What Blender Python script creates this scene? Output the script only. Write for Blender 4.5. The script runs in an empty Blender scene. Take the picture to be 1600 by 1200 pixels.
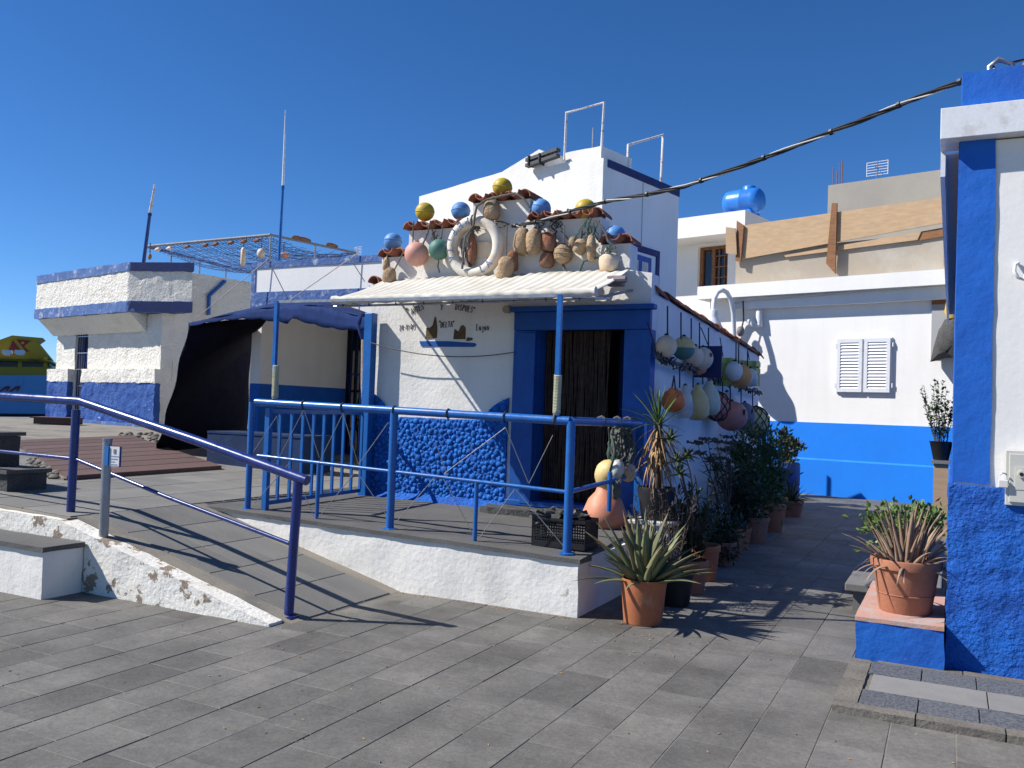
import bpy, bmesh, math, random
from mathutils import Vector, Matrix, noise
R = math.radians
random.seed(7)
SC = bpy.context.scene
COL = SC.collection

# ------------------------------------------------------------------ camera
F_PX, EYE = 1360.0, 1.6                     # focal length in pixels of a 1600 wide picture, eye height
PITCH, ROLL, YAW = math.atan(40 / F_PX), R(2.0), R(26.85)
_f = Vector((-math.sin(YAW) * math.cos(PITCH), math.cos(YAW) * math.cos(PITCH), math.sin(PITCH)))
_r = Vector((math.cos(YAW), math.sin(YAW), 0))
_u = _r.cross(_f)
CR = _r * math.cos(ROLL) + _u * math.sin(ROLL)
CU = _u * math.cos(ROLL) - _r * math.sin(ROLL)
CAM = Vector((0, 0, EYE))
cd = bpy.data.cameras.new('camera'); cam = bpy.data.objects.new('camera', cd); COL.objects.link(cam)
cd.sensor_width = 36.0; cd.lens = F_PX / 1600 * 36.0; cd.clip_start = 0.05; cd.clip_end = 9000
cam.matrix_world = Matrix(((CR.x, CU.x, -_f.x, 0), (CR.y, CU.y, -_f.y, 0), (CR.z, CU.z, -_f.z, EYE), (0, 0, 0, 1)))
SC.camera = cam

# ------------------------------------------------------------------ sky, sun, exposure
SUN_DIR = Vector((0.96, 0.48, -1.0)).normalized()      # the way the light travels
elev = math.asin(-SUN_DIR.z); azim = math.atan2(-SUN_DIR.x, -SUN_DIR.y)
w = bpy.data.worlds.new('World'); SC.world = w; w.use_nodes = True
nt = w.node_tree; bg = nt.nodes['Background']
sky = nt.nodes.new('ShaderNodeTexSky'); sky.sky_type = 'NISHITA'; sky.sun_disc = False
sky.sun_elevation = elev; sky.sun_rotation = azim % (2 * math.pi)
sky.altitude = 0; sky.air_density = 0.7; sky.dust_density = 0.0; sky.ozone_density = 2.5
hs = nt.nodes.new('ShaderNodeHueSaturation'); hs.inputs['Saturation'].default_value = 1.12
mx = nt.nodes.new('ShaderNodeMix'); mx.data_type = 'RGBA'; mx.blend_type = 'MULTIPLY'; mx.inputs[0].default_value = 1; mx.inputs[7].default_value = (.72, .90, 1.15, 1)
nt.links.new(sky.outputs[0], mx.inputs[6]); nt.links.new(mx.outputs[2], hs.inputs['Color']); nt.links.new(hs.outputs[0], bg.inputs[0]); bg.inputs[1].default_value = 0.08
sl = bpy.data.lights.new('sun', 'SUN'); sl.energy = 4.6; sl.angle = R(0.53); sl.color = (1.0, 0.975, 0.945)
so = bpy.data.objects.new('sun', sl); COL.objects.link(so)
so.rotation_euler = SUN_DIR.to_track_quat('-Z', 'Y').to_euler(); so.location = (-12, -6, 14)
vs = SC.view_settings
vs.view_transform = 'Standard'; vs.look = 'None'; vs.exposure = 0.55; vs.gamma = 1.0; vs.use_curve_mapping = False

# ------------------------------------------------------------------ pixel -> place
def ray(x, y): return _f + CR * ((x - 800) / F_PX) + CU * ((600 - y) / F_PX)
def atz(x, y, z): d = ray(x, y); return CAM + d * ((z - EYE) / d.z)
def aty(x, y, Y): d = ray(x, y); return CAM + d * (Y / d.y)
def atx(x, y, X): d = ray(x, y); return CAM + d * (X / d.x)
def atp(x, y, p, n): d = ray(x, y); return CAM + d * ((Vector(p) - CAM).dot(n) / d.dot(n))
def proj(p):
    v = Vector(p) - CAM; k = v.dot(_f)
    return (800 + F_PX * v.dot(CR) / k, 600 - F_PX * v.dot(CU) / k, k)
def mpp(p): return (Vector(p) - CAM).dot(_f) / F_PX      # metres in one pixel at a point

# ------------------------------------------------------------------ materials
MATS = {}
def M(name, col, rough=.7, col2=None, ns=3.0, ramp=(.4, .65), bump=0, bs=40, bd=.01, rnd=0, metal=0, spec=.4,
      fine=.08, fs=60, stretch=None, col3=None, ns3=1.2, ramp3=(.55, .7), wst=None, streak=0, coat=0, bump2=0, bs2=6, trans=None):
    if name in MATS: return MATS[name]
    m = bpy.data.materials.new(name); m.use_nodes = True; t = m.node_tree; N = t.nodes; L = t.links
    b = N['Principled BSDF']; tc = N.new('ShaderNodeTexCoord'); oi = N.new('ShaderNodeObjectInfo')
    mul = N.new('ShaderNodeVectorMath'); mul.operation = 'MULTIPLY_ADD'
    cmb = N.new('ShaderNodeCombineXYZ')
    for k in range(3): L.new(oi.outputs['Random'], cmb.inputs[k])
    L.new(cmb.outputs[0], mul.inputs[0]); mul.inputs[1].default_value = (31, 17, 23) if rnd else (0, 0, 0)
    L.new(tc.outputs['Object'], mul.inputs[2])
    vec = mul.outputs[0]
    if stretch:
        mp = N.new('ShaderNodeMapping'); mp.inputs['Scale'].default_value = stretch; L.new(vec, mp.inputs[0]); vec = mp.outputs[0]
    def nz(s, det=6, ro=.6):
        n = N.new('ShaderNodeTexNoise'); n.inputs['Scale'].default_value = s; n.inputs['Detail'].default_value = det
        n.inputs['Roughness'].default_value = ro; L.new(vec, n.inputs['Vector']); return n.outputs[0]
    def mr(src, a, b_, c, d):
        q = N.new('ShaderNodeMapRange'); L.new(src, q.inputs[0])
        for i, v in enumerate((a, b_, c, d)): q.inputs[i + 1].default_value = v
        return q.outputs[0]
    def mix(fac, A, B, mode='MIX'):
        q = N.new('ShaderNodeMix'); q.data_type = 'RGBA'; q.blend_type = mode
        for s, v in ((q.inputs[0], fac), (q.inputs[6], A), (q.inputs[7], B)):
            if hasattr(v, 'is_output'): L.new(v, s)
            elif isinstance(v, (int, float)): s.default_value = v
            else: s.default_value = (*v, 1)
        return q.outputs[2]
    c = col
    if col2: c = mix(mr(nz(ns), ramp[0], ramp[1], 0, 1), col, col2)
    if col3: c = mix(mr(nz(ns3, 8, .7), ramp3[0], ramp3[1], 0, 1), c, col3)
    if fine:
        g = mr(nz(fs, 4, .7), .25, .75, 1 - fine, 1 + fine)
        cc = N.new('ShaderNodeCombineColor')
        for k in range(3): L.new(g, cc.inputs[k])
        c = mix(1.0, c, cc.outputs[0], 'MULTIPLY')
    if streak:
        mp = N.new('ShaderNodeMapping'); mp.inputs['Scale'].default_value = (2.3, 2.3, .22); L.new(tc.outputs['Object'], mp.inputs[0]); keep = vec; vec = mp.outputs[0]
        g = mr(nz(1.6, 6, .65), .42, .72, 1.0, 1 - streak); vec = keep
        cc = N.new('ShaderNodeCombineColor')
        for k in range(3): L.new(g, cc.inputs[k])
        c = mix(1.0, c, cc.outputs[0], 'MULTIPLY')
    if wst:
        ge = N.new('ShaderNodeNewGeometry'); keep = vec; vec = ge.outputs['Position']
        g = mr(nz(wst[0], 7, .62), .3, .7, wst[1], wst[2]); vec = keep
        cc = N.new('ShaderNodeCombineColor')
        for k in range(3): L.new(g, cc.inputs[k])
        c = mix(1.0, c, cc.outputs[0], 'MULTIPLY')
    if rnd:
        h = N.new('ShaderNodeHueSaturation'); L.new(mr(oi.outputs['Random'], 0, 1, 1 - rnd, 1 + rnd), h.inputs['Value'])
        if hasattr(c, 'is_output'): L.new(c, h.inputs['Color'])
        else: h.inputs['Color'].default_value = (*c, 1)
        c = h.outputs[0]
    if hasattr(c, 'is_output'): L.new(c, b.inputs['Base Color'])
    else: b.inputs['Base Color'].default_value = (*c, 1)
    b.inputs['Metallic'].default_value = metal; b.inputs['Specular IOR Level'].default_value = spec
    b.inputs['Coat Weight'].default_value = coat
    L.new(mr(nz(ns * 2.3 + 4), .3, .7, max(.03, rough - .1), min(1, rough + .1)), b.inputs['Roughness'])
    prev = None
    for st, s in ((bump2, bs2), (bump, bs)):
        if st:
            bp = N.new('ShaderNodeBump'); bp.inputs['Strength'].default_value = st; bp.inputs['Distance'].default_value = bd
            L.new(nz(s, 5, .6), bp.inputs['Height'])
            if prev: L.new(prev, bp.inputs['Normal'])
            prev = bp.outputs[0]
    if prev: L.new(prev, b.inputs['Normal'])
    if trans:
        b.inputs['Transmission Weight'].default_value = trans
    MATS[name] = m; return m

WHITE = (.81, .775, .70)
m_plaster = M('white_plaster', WHITE, .85, (.70, .665, .59), 1.6, (.5, .85), bump=.35, bs=28, bd=.012, bump2=.4, bs2=5, fine=.04, spec=.2, streak=.05, col3=(.5, .46, .40), ns3=4, ramp3=(.71, .74))
m_cot = M('cottage_plaster', (.81, .77, .69), .85, (.63, .59, .51), 1.3, (.55, .9), bump=.4, bs=22, bd=.014, bump2=.5, bs2=4, fine=.04, spec=.2,
          col3=(.42, .37, .30), ns3=5, ramp3=(.70, .74), streak=.08)
m_smooth = M('smooth_white_render', (.83, .80, .745), .75, (.77, .74, .685), .8, (.4, .8), bump=.2, bs=22, bd=.008, fine=.03, spec=.25, streak=.05, bump2=.25, bs2=3)
m_rough_w = M('lumpy_white_render', (.82, .775, .68), .9, (.70, .64, .53), 2.5, (.5, .8), bump=1.0, bs=9, bd=.05, bump2=.7, bs2=24, fine=.05, spec=.15)
m_rough_b = M('lumpy_faded_blue_render', (.036, .090, .30), .9, (.065, .135, .36), 2.0, (.4, .7), bump=1.0, bs=9, bd=.05, bump2=.6, bs2=24, fine=.08,
              col3=(.6, .6, .62), ns3=4.5, ramp3=(.64, .67), spec=.15)
m_dkblue = M('dark_blue_paint', (.009, .024, .11), .7, (.012, .032, .14), 2, bump=.3, bs=25, fine=.06)
m_scuff = M('scuffed_cobalt_paint', (.008, .115, .46), .75, (.010, .085, .38), 3, (.4, .7), bump=.6, bs=14, bd=.015, fine=.1, col3=(.30, .36, .45), ns3=6, ramp3=(.69, .73))
m_shadedblue = M('shaded_blue_paint', (.004, .024, .085), .85, (.003, .018, .06), 3, fine=.08, bump=.3, bs=20)  # bench blue darkened to carry the tent's shade in the colour
m_fadeblue = M('faded_blue_paint', (.075, .150, .35), .8, (.05, .105, .28), 3, bump=.8, bs=16, bd=.02, fine=.1, col3=(.42, .45, .52), ns3=5, ramp3=(.54, .68))
m_peel = M('peeling_white_plaster', (.79, .75, .66), .9, (.70, .65, .55), 2, (.45, .8), bump=.5, bs=25, bd=.02, bump2=.6, bs2=6,
           col3=(.29, .225, .165), ns3=4.2, ramp3=(.555, .57), spec=.15)
m_farblue = M('bright_blue_paint', (.003, .205, .78), .75, (.004, .19, .73), 1.2, bump=.12, bs=25, fine=.02)
m_blue = M('cobalt_wall_paint', (.006, .120, .50), .7, (.008, .095, .43), 3.5, (.4, .7), bump=.4, bs=12, bd=.012, fine=.07, bump2=.4, bs2=3, streak=.12)
m_blue_r = M('cobalt_rough_plaster', (.008, .125, .52), .8, (.010, .09, .42), 3, (.4, .7), bump=1.0, bs=16, bd=.035, bump2=.8, bs2=42, fine=.08,
             col3=(.03, .05, .12), ns3=2.6, ramp3=(.70, .78))
m_rail = M('blue_rail_paint', (.012, .125, .40), .32, (.010, .10, .34), 6, bump=.1, bs=60, bd=.003, spec=.5, fine=.05)
m_navyrail = M('navy_rail_paint', (.008, .027, .175), .3, (.006, .020, .13), 5, bump=.08, bs=50, bd=.003, spec=.6, fine=.04)
m_doorblue = M('blue_door_paint', (.005, .085, .34), .55, (.004, .065, .27), 4, bump=.2, bs=30, bd=.006, fine=.05)
m_pebble = M('blue_painted_pebble', (.018, .145, .46), .78, (.012, .10, .38), 5, rnd=.22, bump=.8, bs=40, bd=.01, fine=.16, spec=.2)
m_slab = M('grey_basalt_slab', (.150, .140, .121), .7, (.112, .105, .093), 3.2, (.35, .7), rnd=.17, bump=.5, bs=70, bd=.004, fine=.24, fs=38,
           col3=(.178, .166, .142), ns3=1.1, ramp3=(.5, .75), spec=.3, wst=(1.5, .70, 1.25))
m_mortar = M('sandy_mortar', (.205, .188, .155), .95, (.09, .083, .072), 1.1, (.4, .62), bump=.6, bs=70, fine=.2)
m_ramp = M('buff_cement', (.25, .22, .17), .85, (.19, .17, .14), 1.8, (.4, .7), bump=.4, bs=60, bd=.006, fine=.15, col3=(.11, .105, .10), ns3=.9, ramp3=(.5, .7))
m_rslab = M('worn_ramp_slab', (.20, .19, .165), .8, (.15, .143, .13), 1.7, (.35, .7), rnd=.1, bump=.4, bs=60, bd=.005, fine=.16, fs=90)
m_patio = M('dark_patio_cement', (.115, .11, .10), .85, (.085, .08, .075), 2, (.35, .7), bump=.5, bs=45, bd=.008, fine=.2)
m_lava = M('dark_lava_stone', (.085, .082, .076), .9, (.055, .053, .05), 5, bump=.9, bs=40, bd=.02, fine=.25)
m_terra = M('terracotta', (.47, .155, .062), .8, (.38, .115, .05), 4, (.4, .7), bump=.25, bs=50, bd=.004, fine=.1, rnd=.1, col3=(.50, .31, .20), ns3=4, ramp3=(.58, .76))
m_terraold = M('old_terracotta', (.40, .16, .085), .85, (.30, .12, .07), 4, (.4, .7), bump=.3, bs=50, bd=.005, fine=.1, rnd=.12, col3=(.5, .36, .27), ns3=3, ramp3=(.6, .75))
m_tile = M('roof_tile_clay', (.30, .105, .055), .85, (.21, .075, .045), 6, rnd=.22, bump=.5, bs=45, bd=.008, fine=.14, col3=(.38, .28, .2), ns3=4, ramp3=(.62, .72))
m_rim = M('pink_stone_cap', (.50, .27, .20), .85, (.42, .34, .30), 6, (.45, .6), bump=.4, bs=40, fine=.12)
m_black = M('black_plastic', (.012, .012, .013), .5, spec=.4)
m_dark = M('dark_interior', (.012, .011, .010), .9, fine=.2)  # near-black stands in for the gloom of rooms and gateways
m_shadednavy = M('shaded_navy_canvas', (.007, .007, .016), .95, (.005, .005, .010), 3, bump=.3, bs=10, bd=.01, fine=.1, spec=.1)  # navy canvas darkened, the tent's inner shade is in the colour
m_navy = M('navy_canvas', (.012, .031, .115), .9, (.009, .023, .085), 3, bump=.3, bs=12, bd=.01, fine=.06, spec=.15)
m_awn = M('white_awning_cloth', (.66, .62, .53), .9, (.56, .52, .43), 3, (.4, .65), bump=.15, bs=20, fine=.04, spec=.15)
m_galv = M('galvanised_steel', (.36, .36, .37), .42, (.28, .28, .28), 8, metal=.75, bump=.1, bs=60, bd=.003)
m_whitemetal = M('white_painted_metal', (.72, .72, .72), .4, (.6, .58, .55), 9, (.55, .7), bump=.05)
m_rust = M('rusty_white_pipe', (.66, .62, .58), .6, (.38, .2, .12), 14, (.55, .65))
m_greyrail = M('grey_wire', (.25, .25, .25), .5, metal=.5)
m_wood = M('raw_pine_board', (.50, .335, .19), .75, (.42, .27, .14), 3, (.35, .7), stretch=(.6, 6, 6), bump=.2, bs=20, fine=.08, rnd=.12, col3=(.36, .29, .22), ns3=1.5, ramp3=(.55, .72))
m_wooddk = M('brown_timber', (.27, .12, .045), .7, (.20, .085, .03), 5, stretch=(1, 1, 4), bump=.3, bs=20, fine=.1)
m_deck = M('red_brown_deck_board', (.115, .062, .05), .8, (.09, .056, .048), 3, stretch=(1, 5, 5), bump=.3, bs=20, fine=.14, rnd=.15)
m_conc = M('tan_cement_render', (.40, .335, .25), .9, (.34, .29, .23), .9, (.35, .7), bump=.3, bs=30, fine=.06, col3=(.46, .42, .35), ns3=.7, ramp3=(.5, .7))
m_concg = M('grey_cement_render', (.36, .325, .265), .9, (.30, .275, .235), .9, (.35, .7), bump=.3, bs=30, fine=.06)
m_glass = M('dark_window_glass', (.02, .02, .022), .08, spec=.6, fine=0)
m_yel = M('yellow_float', (.50, .36, .02), .55, (.40, .27, .02), 3, bump=.15, bs=30, col3=(.30, .24, .08), ns3=5, ramp3=(.56, .78), fine=.06, rnd=.06)
m_lblue = M('light_blue_float', (.11, .28, .58), .55, (.09, .24, .5), 3, bump=.15, bs=30, col3=(.20, .30, .42), ns3=5, ramp3=(.56, .78), fine=.05, rnd=.08)
m_pink = M('pink_float', (.62, .30, .22), .55, (.5, .25, .2), 3, (.45, .7), bump=.15, bs=30, col3=(.42, .27, .20), ns3=5, ramp3=(.56, .78), fine=.06)
m_green = M('sea_green_float', (.08, .20, .15), .55, (.06, .15, .12), 3, col3=(.16, .20, .16), ns3=5, ramp3=(.56, .78), fine=.06, bump=.1)
m_cream = M('cream_float', (.72, .56, .38), .55, (.58, .40, .25), 4, (.4, .7), fine=.08, bump=.15, bs=40, rnd=.08)
m_palew = M('pale_grey_float', (.68, .62, .51), .5, (.42, .41, .38), 4, fine=.06, bump=.1, rnd=.06)
m_oran = M('orange_float', (.78, .19, .03), .45, (.5, .11, .03), 3, fine=.06, bump=.1)
m_lor = M('light_orange_float', (.80, .34, .08), .5, (.55, .25, .09), 3, fine=.06, bump=.1)
m_palor = M('faded_orange_float', (.62, .24, .13), .55, (.54, .23, .14), 3, fine=.06, bump=.15)
m_redf = M('faded_red_float', (.58, .20, .13), .55, (.36, .15, .12), 3, fine=.08, bump=.1)
m_yelf = M('pale_yellow_float', (.68, .50, .20), .5, (.46, .32, .13), 3, (.4, .7), fine=.06, bump=.1)
m_pgreen = M('pale_green_float', (.58, .56, .38), .5, (.38, .38, .26), 4, fine=.06, bump=.1)
m_bgrey = M('blue_grey_float', (.15, .16, .19), .6, (.25, .16, .13), 4, fine=.08)
m_cork = M('weathered_cork', (.52, .38, .235), .95, (.37, .25, .145), 6, (.35, .65), bump=.9, bs=22, bd=.03, bump2=.5, bs2=60, fine=.15, rnd=.15, spec=.1)
m_corkr = M('red_brown_cork', (.27, .115, .07), .95, (.22, .14, .09), 6, bump=.8, bs=22, bd=.025, fine=.15, spec=.1)
m_ring = M('old_lifebuoy_skin', (.70, .65, .56), .8, (.56, .48, .38), 4, (.4, .7), bump=.4, bs=25, bd=.01, fine=.06, col3=(.46, .30, .14), ns3=4, ramp3=(.54, .68))
m_rope = M('grey_rope', (.16, .145, .12), .95, (.09, .085, .075), 20, bump=.6, bs=90, fine=.25)
m_ropeg = M('green_rope', (.045, .11, .085), .9, (.13, .14, .10), 9, bump=.6, bs=90, fine=.25)
m_ropew = M('pale_rope', (.5, .42, .35), .9, (.36, .3, .26), 20, bump=.5, bs=90, fine=.2)
m_ropek = M('dark_cord', (.03, .03, .034), .9, fine=.3)
m_cableb = M('black_cable', (.012, .012, .012), .45)
m_cablew = M('white_cable', (.6, .58, .54), .5)
m_ink = M('navy_brush_lettering', (.012, .016, .07), .7, fine=.1)
m_inkb = M('pale_blue_lettering', (.15, .20, .36), .75, (.3, .33, .4), 18, (.5, .7), fine=.1)
m_box = M('lime_green_crate', (.50, .50, .12), .7, (.30, .31, .09), 14, (.4, .6), stretch=(1, 1, .3), fine=.14)
m_navybox = M('navy_panel', (.012, .022, .09), .6)
m_alu = M('ivory_meter_cabinet', (.56, .54, .47), .45, (.5, .48, .42), 3, fine=.03)
m_tank = M('blue_polyethylene', (.03, .20, .62), .35, (.025, .17, .55), 2, fine=.03)
m_kalp = M('granular_dark_tile', (.15, .155, .165), .8, (.06, .062, .068), 60, (.4, .6), bump=.8, bs=120, bd=.008, fine=.2, rnd=.1)
m_palet = M('pale_grey_tile', (.225, .215, .195), .8, (.185, .178, .165), 3, bump=.2, bs=60, bd=.004, fine=.08, rnd=.08)
m_kerb = M('tan_kerb_stone', (.175, .155, .125), .9, (.13, .115, .095), 4, bump=.6, bs=40, bd=.015, fine=.18, rnd=.08)
m_aloe = M('aloe_leaf_skin', (.13, .155, .075), .5, (.19, .16, .085), 5, (.4, .7), rnd=.2, fine=.1, col3=(.27, .125, .06), ns3=2.0, ramp3=(.56, .72), spec=.4)
m_aloed = M('dry_aloe_leaf', (.33, .225, .15), .8, (.24, .15, .095), 6, rnd=.22, fine=.14, bump=.3, bs=40)
m_leaf = M('green_leaf', (.085, .13, .035), .5, (.055, .085, .026), 6, rnd=.15, fine=.15)
m_leafl = M('light_green_leaf', (.13, .20, .035), .5, (.09, .15, .03), 8, rnd=.15, fine=.15)
m_leafd = M('dark_green_leaf', (.042, .065, .026), .55, (.065, .07, .03), 6, rnd=.2, fine=.15)
m_leafy = M('yellow_green_blade', (.14, .15, .045), .5, (.2, .17, .07), 6, rnd=.2, fine=.12)
m_yucca = M('yucca_blade', (.06, .11, .025), .4, (.10, .16, .04), 5, rnd=.2, fine=.1)
m_dry = M('dry_straw_blade', (.36, .22, .10), .8, (.24, .14, .065), 8, rnd=.25, fine=.15)
m_twig = M('brown_twig', (.13, .085, .06), .9, (.08, .055, .04), 9, rnd=.15, fine=.2)
m_soil = M('potting_soil', (.045, .032, .022), .95, bump=.8, bs=60, bd=.02, fine=.3)
m_sea = M('sea_water', (.02, .06, .12), .15, bump=.4, bs=1.5, bd=.05, fine=0, spec=.5)
m_shipb = M('ferry_shaded_white_hull', (.13, .30, .52), .5, fine=.02)  # bluish shade of a white hull put into the base colour
m_shipy = M('ferry_yellow', (.40, .27, .012), .5, fine=.02)  # yellow darkened in the colour for the ferry's unlit side
m_shipr = M('ferry_red', (.20, .012, .010), .5, fine=.02)
m_shipd = M('ferry_dark_glass', (.02, .022, .03), .3, fine=.02)
m_curt = M('brown_bead_strands', (.075, .046, .03), .8, (.04, .026, .02), 14, fine=.3, rnd=.2)
m_bluebar = M('blue_barrel', (.03, .08, .30), .5, fine=.05)
m_net = M('blue_shade_net', (.06, .11, .26), .8, fine=.1)
m_alug = M('grey_louvre', (.36, .36, .36), .6, fine=.05)
m_dullgrey = M('dull_grey_pipe', (.20, .21, .22), .7, fine=.1)
m_case = M('dark_lamp_case', (.06, .06, .065), .6, fine=.1)
m_poster = M('printed_notice', (.62, .62, .60), .5, fine=.04)
m_yellowp = M('yellow_plastic', (.62, .42, .07), .5, fine=.04)

# ------------------------------------------------------------------ mesh builder
ORG = {}
class MB:
    def __init__(s, mtx=None): s.v = []; s.f = []; s.m = mtx
    def add(s, vs_, fs_):
        n = len(s.v)
        s.v += [(s.m @ Vector(p)) if s.m else Vector(p) for p in vs_]
        s.f += [tuple(i + n for i in q) for q in fs_]; return s
    def box(s, x0, x1, y0, y1, z0, z1):
        return s.add([(x0, y0, z0), (x1, y0, z0), (x1, y1, z0), (x0, y1, z0), (x0, y0, z1), (x1, y0, z1), (x1, y1, z1), (x0, y1, z1)],
                     [(0, 3, 2, 1), (4, 5, 6, 7), (0, 1, 5, 4), (1, 2, 6, 5), (2, 3, 7, 6), (3, 0, 4, 7)])
    def prism(s, pts, vec):
        n = len(pts); P = [Vector(p) for p in pts]; V = Vector(vec)
        nrm = Vector((0, 0, 0))
        for i in range(n): nrm += P[i].cross(P[(i + 1) % n])
        if nrm.dot(V) > 0: P.reverse()
        return s.add(P + [p + V for p in P], [tuple(range(n)), tuple(range(2 * n - 1, n - 1, -1))] +
                     [((i + 1) % n, i, i + n, (i + 1) % n + n) for i in range(n)])
    def beam(s, a, b, wd, ht, up=(0, 0, 1)):
        a = Vector(a); b = Vector(b); d = (b - a).normalized(); x = d.cross(Vector(up))
        if x.length < 1e-4: x = d.cross(Vector((1, 0, 0)))
        x.normalize(); y = x.cross(d); x *= wd / 2; y *= ht / 2
        return s.add([a - x - y, a + x - y, a + x + y, a - x + y, b - x - y, b + x - y, b + x + y, b - x + y],
                     [(0, 3, 2, 1), (4, 5, 6, 7), (0, 1, 5, 4), (1, 2, 6, 5), (2, 3, 7, 6), (3, 0, 4, 7)])
    def tube(s, pts, r, n=8, closed=False, flat=1.0):
        P = [Vector(p) for p in pts]; k = len(P); rr = r if isinstance(r, (list, tuple)) else [r] * k
        vs_ = []; fs_ = []; x = None
        for i in range(k):
            if closed: d = P[(i + 1) % k] - P[i - 1]
            else: d = P[min(i + 1, k - 1)] - P[max(i - 1, 0)]
            if d.length < 1e-9: d = Vector((0, 0, 1))
            d.normalize()
            if x is None:
                x = d.cross(Vector((0, 0, 1)))
                if x.length < .05: x = d.cross(Vector((0, 1, 0)))
            x = (x - d * x.dot(d)); x.normalize(); y = d.cross(x)
            for j in range(n):
                a = 2 * math.pi * j / n
                vs_.append(P[i] + (x * math.cos(a) + y * math.sin(a) * flat) * rr[i])
        for i in range(k if closed else k - 1):
            for j in range(n):
                a = i * n + j; b = i * n + (j + 1) % n; c = ((i + 1) % k) * n
                fs_.append((a, b, c + (j + 1) % n, c + j))
        if not closed: fs_ += [tuple(range(n - 1, -1, -1)), tuple(range((k - 1) * n, k * n))]
        return s.add(vs_, fs_)
    def lathe(s, prof, n=20, o=(0, 0, 0), mtx=None, jit=0, seed=0):
        o = Vector(o); vs_ = []; fs_ = []; rg = random.Random(seed)
        for r, z in prof:
            for j in range(n):
                a = 2 * math.pi * j / n; p = Vector((r * math.cos(a), r * math.sin(a), z))
                if jit: p *= 1 + jit * noise.noise(p * 9 + Vector((seed * 3.1, 0, 0)))
                if mtx: p = mtx @ p
                vs_.append(o + p)
        for i in range(len(prof) - 1):
            for j in range(n): fs_.append((i * n + j, i * n + (j + 1) % n, (i + 1) * n + (j + 1) % n, (i + 1) * n + j))
        if prof[0][0] > 1e-6: fs_.append(tuple(range(n - 1, -1, -1)))
        if prof[-1][0] > 1e-6: k = (len(prof) - 1) * n; fs_.append(tuple(range(k, k + n)))
        return s.add(vs_, fs_)
    def ball(s, c, r, sc=(1, 1, 1), nu=20, nv=12, jit=0, seed=0, mtx=None):
        c = Vector(c); vs_ = []; fs_ = []
        for i in range(nv + 1):
            t = math.pi * i / nv
            for j in range(nu):
                a = 2 * math.pi * j / nu
                d = Vector((math.sin(t) * math.cos(a), math.sin(t) * math.sin(a), math.cos(t)))
                q = d * r
                if jit: q *= 1 + jit * noise.noise(d * 2.2 + Vector((seed * 7.3, seed, 0))) + jit * .5 * noise.noise(d * 5 + Vector((seed, 0, 0)))
                q = Vector((q.x * sc[0], q.y * sc[1], q.z * sc[2]))
                if mtx: q = mtx @ q
                vs_.append(c + q)
        for i in range(nv):
            for j in range(nu): fs_.append((i * nu + j, (i + 1) * nu + j, (i + 1) * nu + (j + 1) % nu, i * nu + (j + 1) % nu))
        return s.add(vs_, fs_)
    def build(s, name, mat, parent=None, smooth=False, org=None, rough=None, bev=0, clean=True):
        o_ = ORG[parent] if parent else (Vector(org) if org else Vector((0, 0, 0)))
        me = bpy.data.meshes.new(name)
        me.from_pydata([p - o_ for p in s.v], [], s.f)
        if clean or rough:
            bm = bmesh.new(); bm.from_mesh(me)
            if clean: bmesh.ops.remove_doubles(bm, verts=bm.verts, dist=1e-5)
            if rough:
                cell, amp, fq = rough
                bmesh.ops.triangulate(bm, faces=[f for f in bm.faces if len(f.verts) > 4])
                for ax in range(3):
                    lo = min(v.co[ax] for v in bm.verts); hi = max(v.co[ax] for v in bm.verts)
                    k = int((hi - lo) / cell)
                    for i in range(1, k):
                        pc = Vector((0, 0, 0)); pc[ax] = lo + (hi - lo) * i / k; nn = Vector((0, 0, 0)); nn[ax] = 1
                        bmesh.ops.bisect_plane(bm, geom=bm.verts[:] + bm.edges[:] + bm.faces[:], dist=1e-5, plane_co=pc, plane_no=nn)
                for v in bm.verts:
                    p = (v.co + o_) * fq
                    d = noise.noise_vector(p) + noise.noise_vector(p * 2.7) * .5
                    v.co += d * amp
            bmesh.ops.recalc_face_normals(bm, faces=bm.faces) if rough else None
            bm.to_mesh(me); bm.free()
        if smooth:
            me.polygons.foreach_set('use_smooth', [True] * len(me.polygons))
            me.set_sharp_from_angle(angle=R(50))
        me.materials.append(mat); me.update()
        o = bpy.data.objects.new(name, me); COL.objects.link(o)
        if parent: o.parent = parent; ORG[o] = o_
        else: o.location = o_; ORG[o] = o_
        if bev:
            b = o.modifiers.new('bevel', 'BEVEL'); b.width = bev; b.segments = 2; b.limit_method = 'ANGLE'; b.angle_limit = R(40)
        return o

def tag(o, label=None, cat=None, group=None, kind=None):
    if label: o['label'] = label
    if cat: o['category'] = cat
    if group: o['group'] = group
    if kind: o['kind'] = kind
    return o
def thing(name, loc, label, cat, group=None):
    o = bpy.data.objects.new(name, None); COL.objects.link(o); o.location = loc; o.empty_display_size = .1
    ORG[o] = Vector(loc); return tag(o, label, cat, group)
def inst(me, name, parent, loc, rot=(0, 0, 0), sc=(1, 1, 1)):
    o = bpy.data.objects.new(name, me); COL.objects.link(o)
    base = ORG[parent] if parent else Vector((0, 0, 0))
    o.location = Vector(loc) - base; o.rotation_euler = rot; o.scale = sc
    if parent: o.parent = parent
    ORG[o] = Vector(loc); return o
def mesh_of(mb, name, mat, smooth=False):
    me = bpy.data.meshes.new(name); me.from_pydata(mb.v, [], mb.f); me.materials.append(mat)
    if smooth: me.polygons.foreach_set('use_smooth', [True] * len(me.polygons))
    return me
def arc(a, b, sag, n=10):
    a = Vector(a); b = Vector(b)
    return [a.lerp(b, i / n) - Vector((0, 0, sag * 4 * (i / n) * (1 - i / n))) for i in range(n + 1)]

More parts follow.
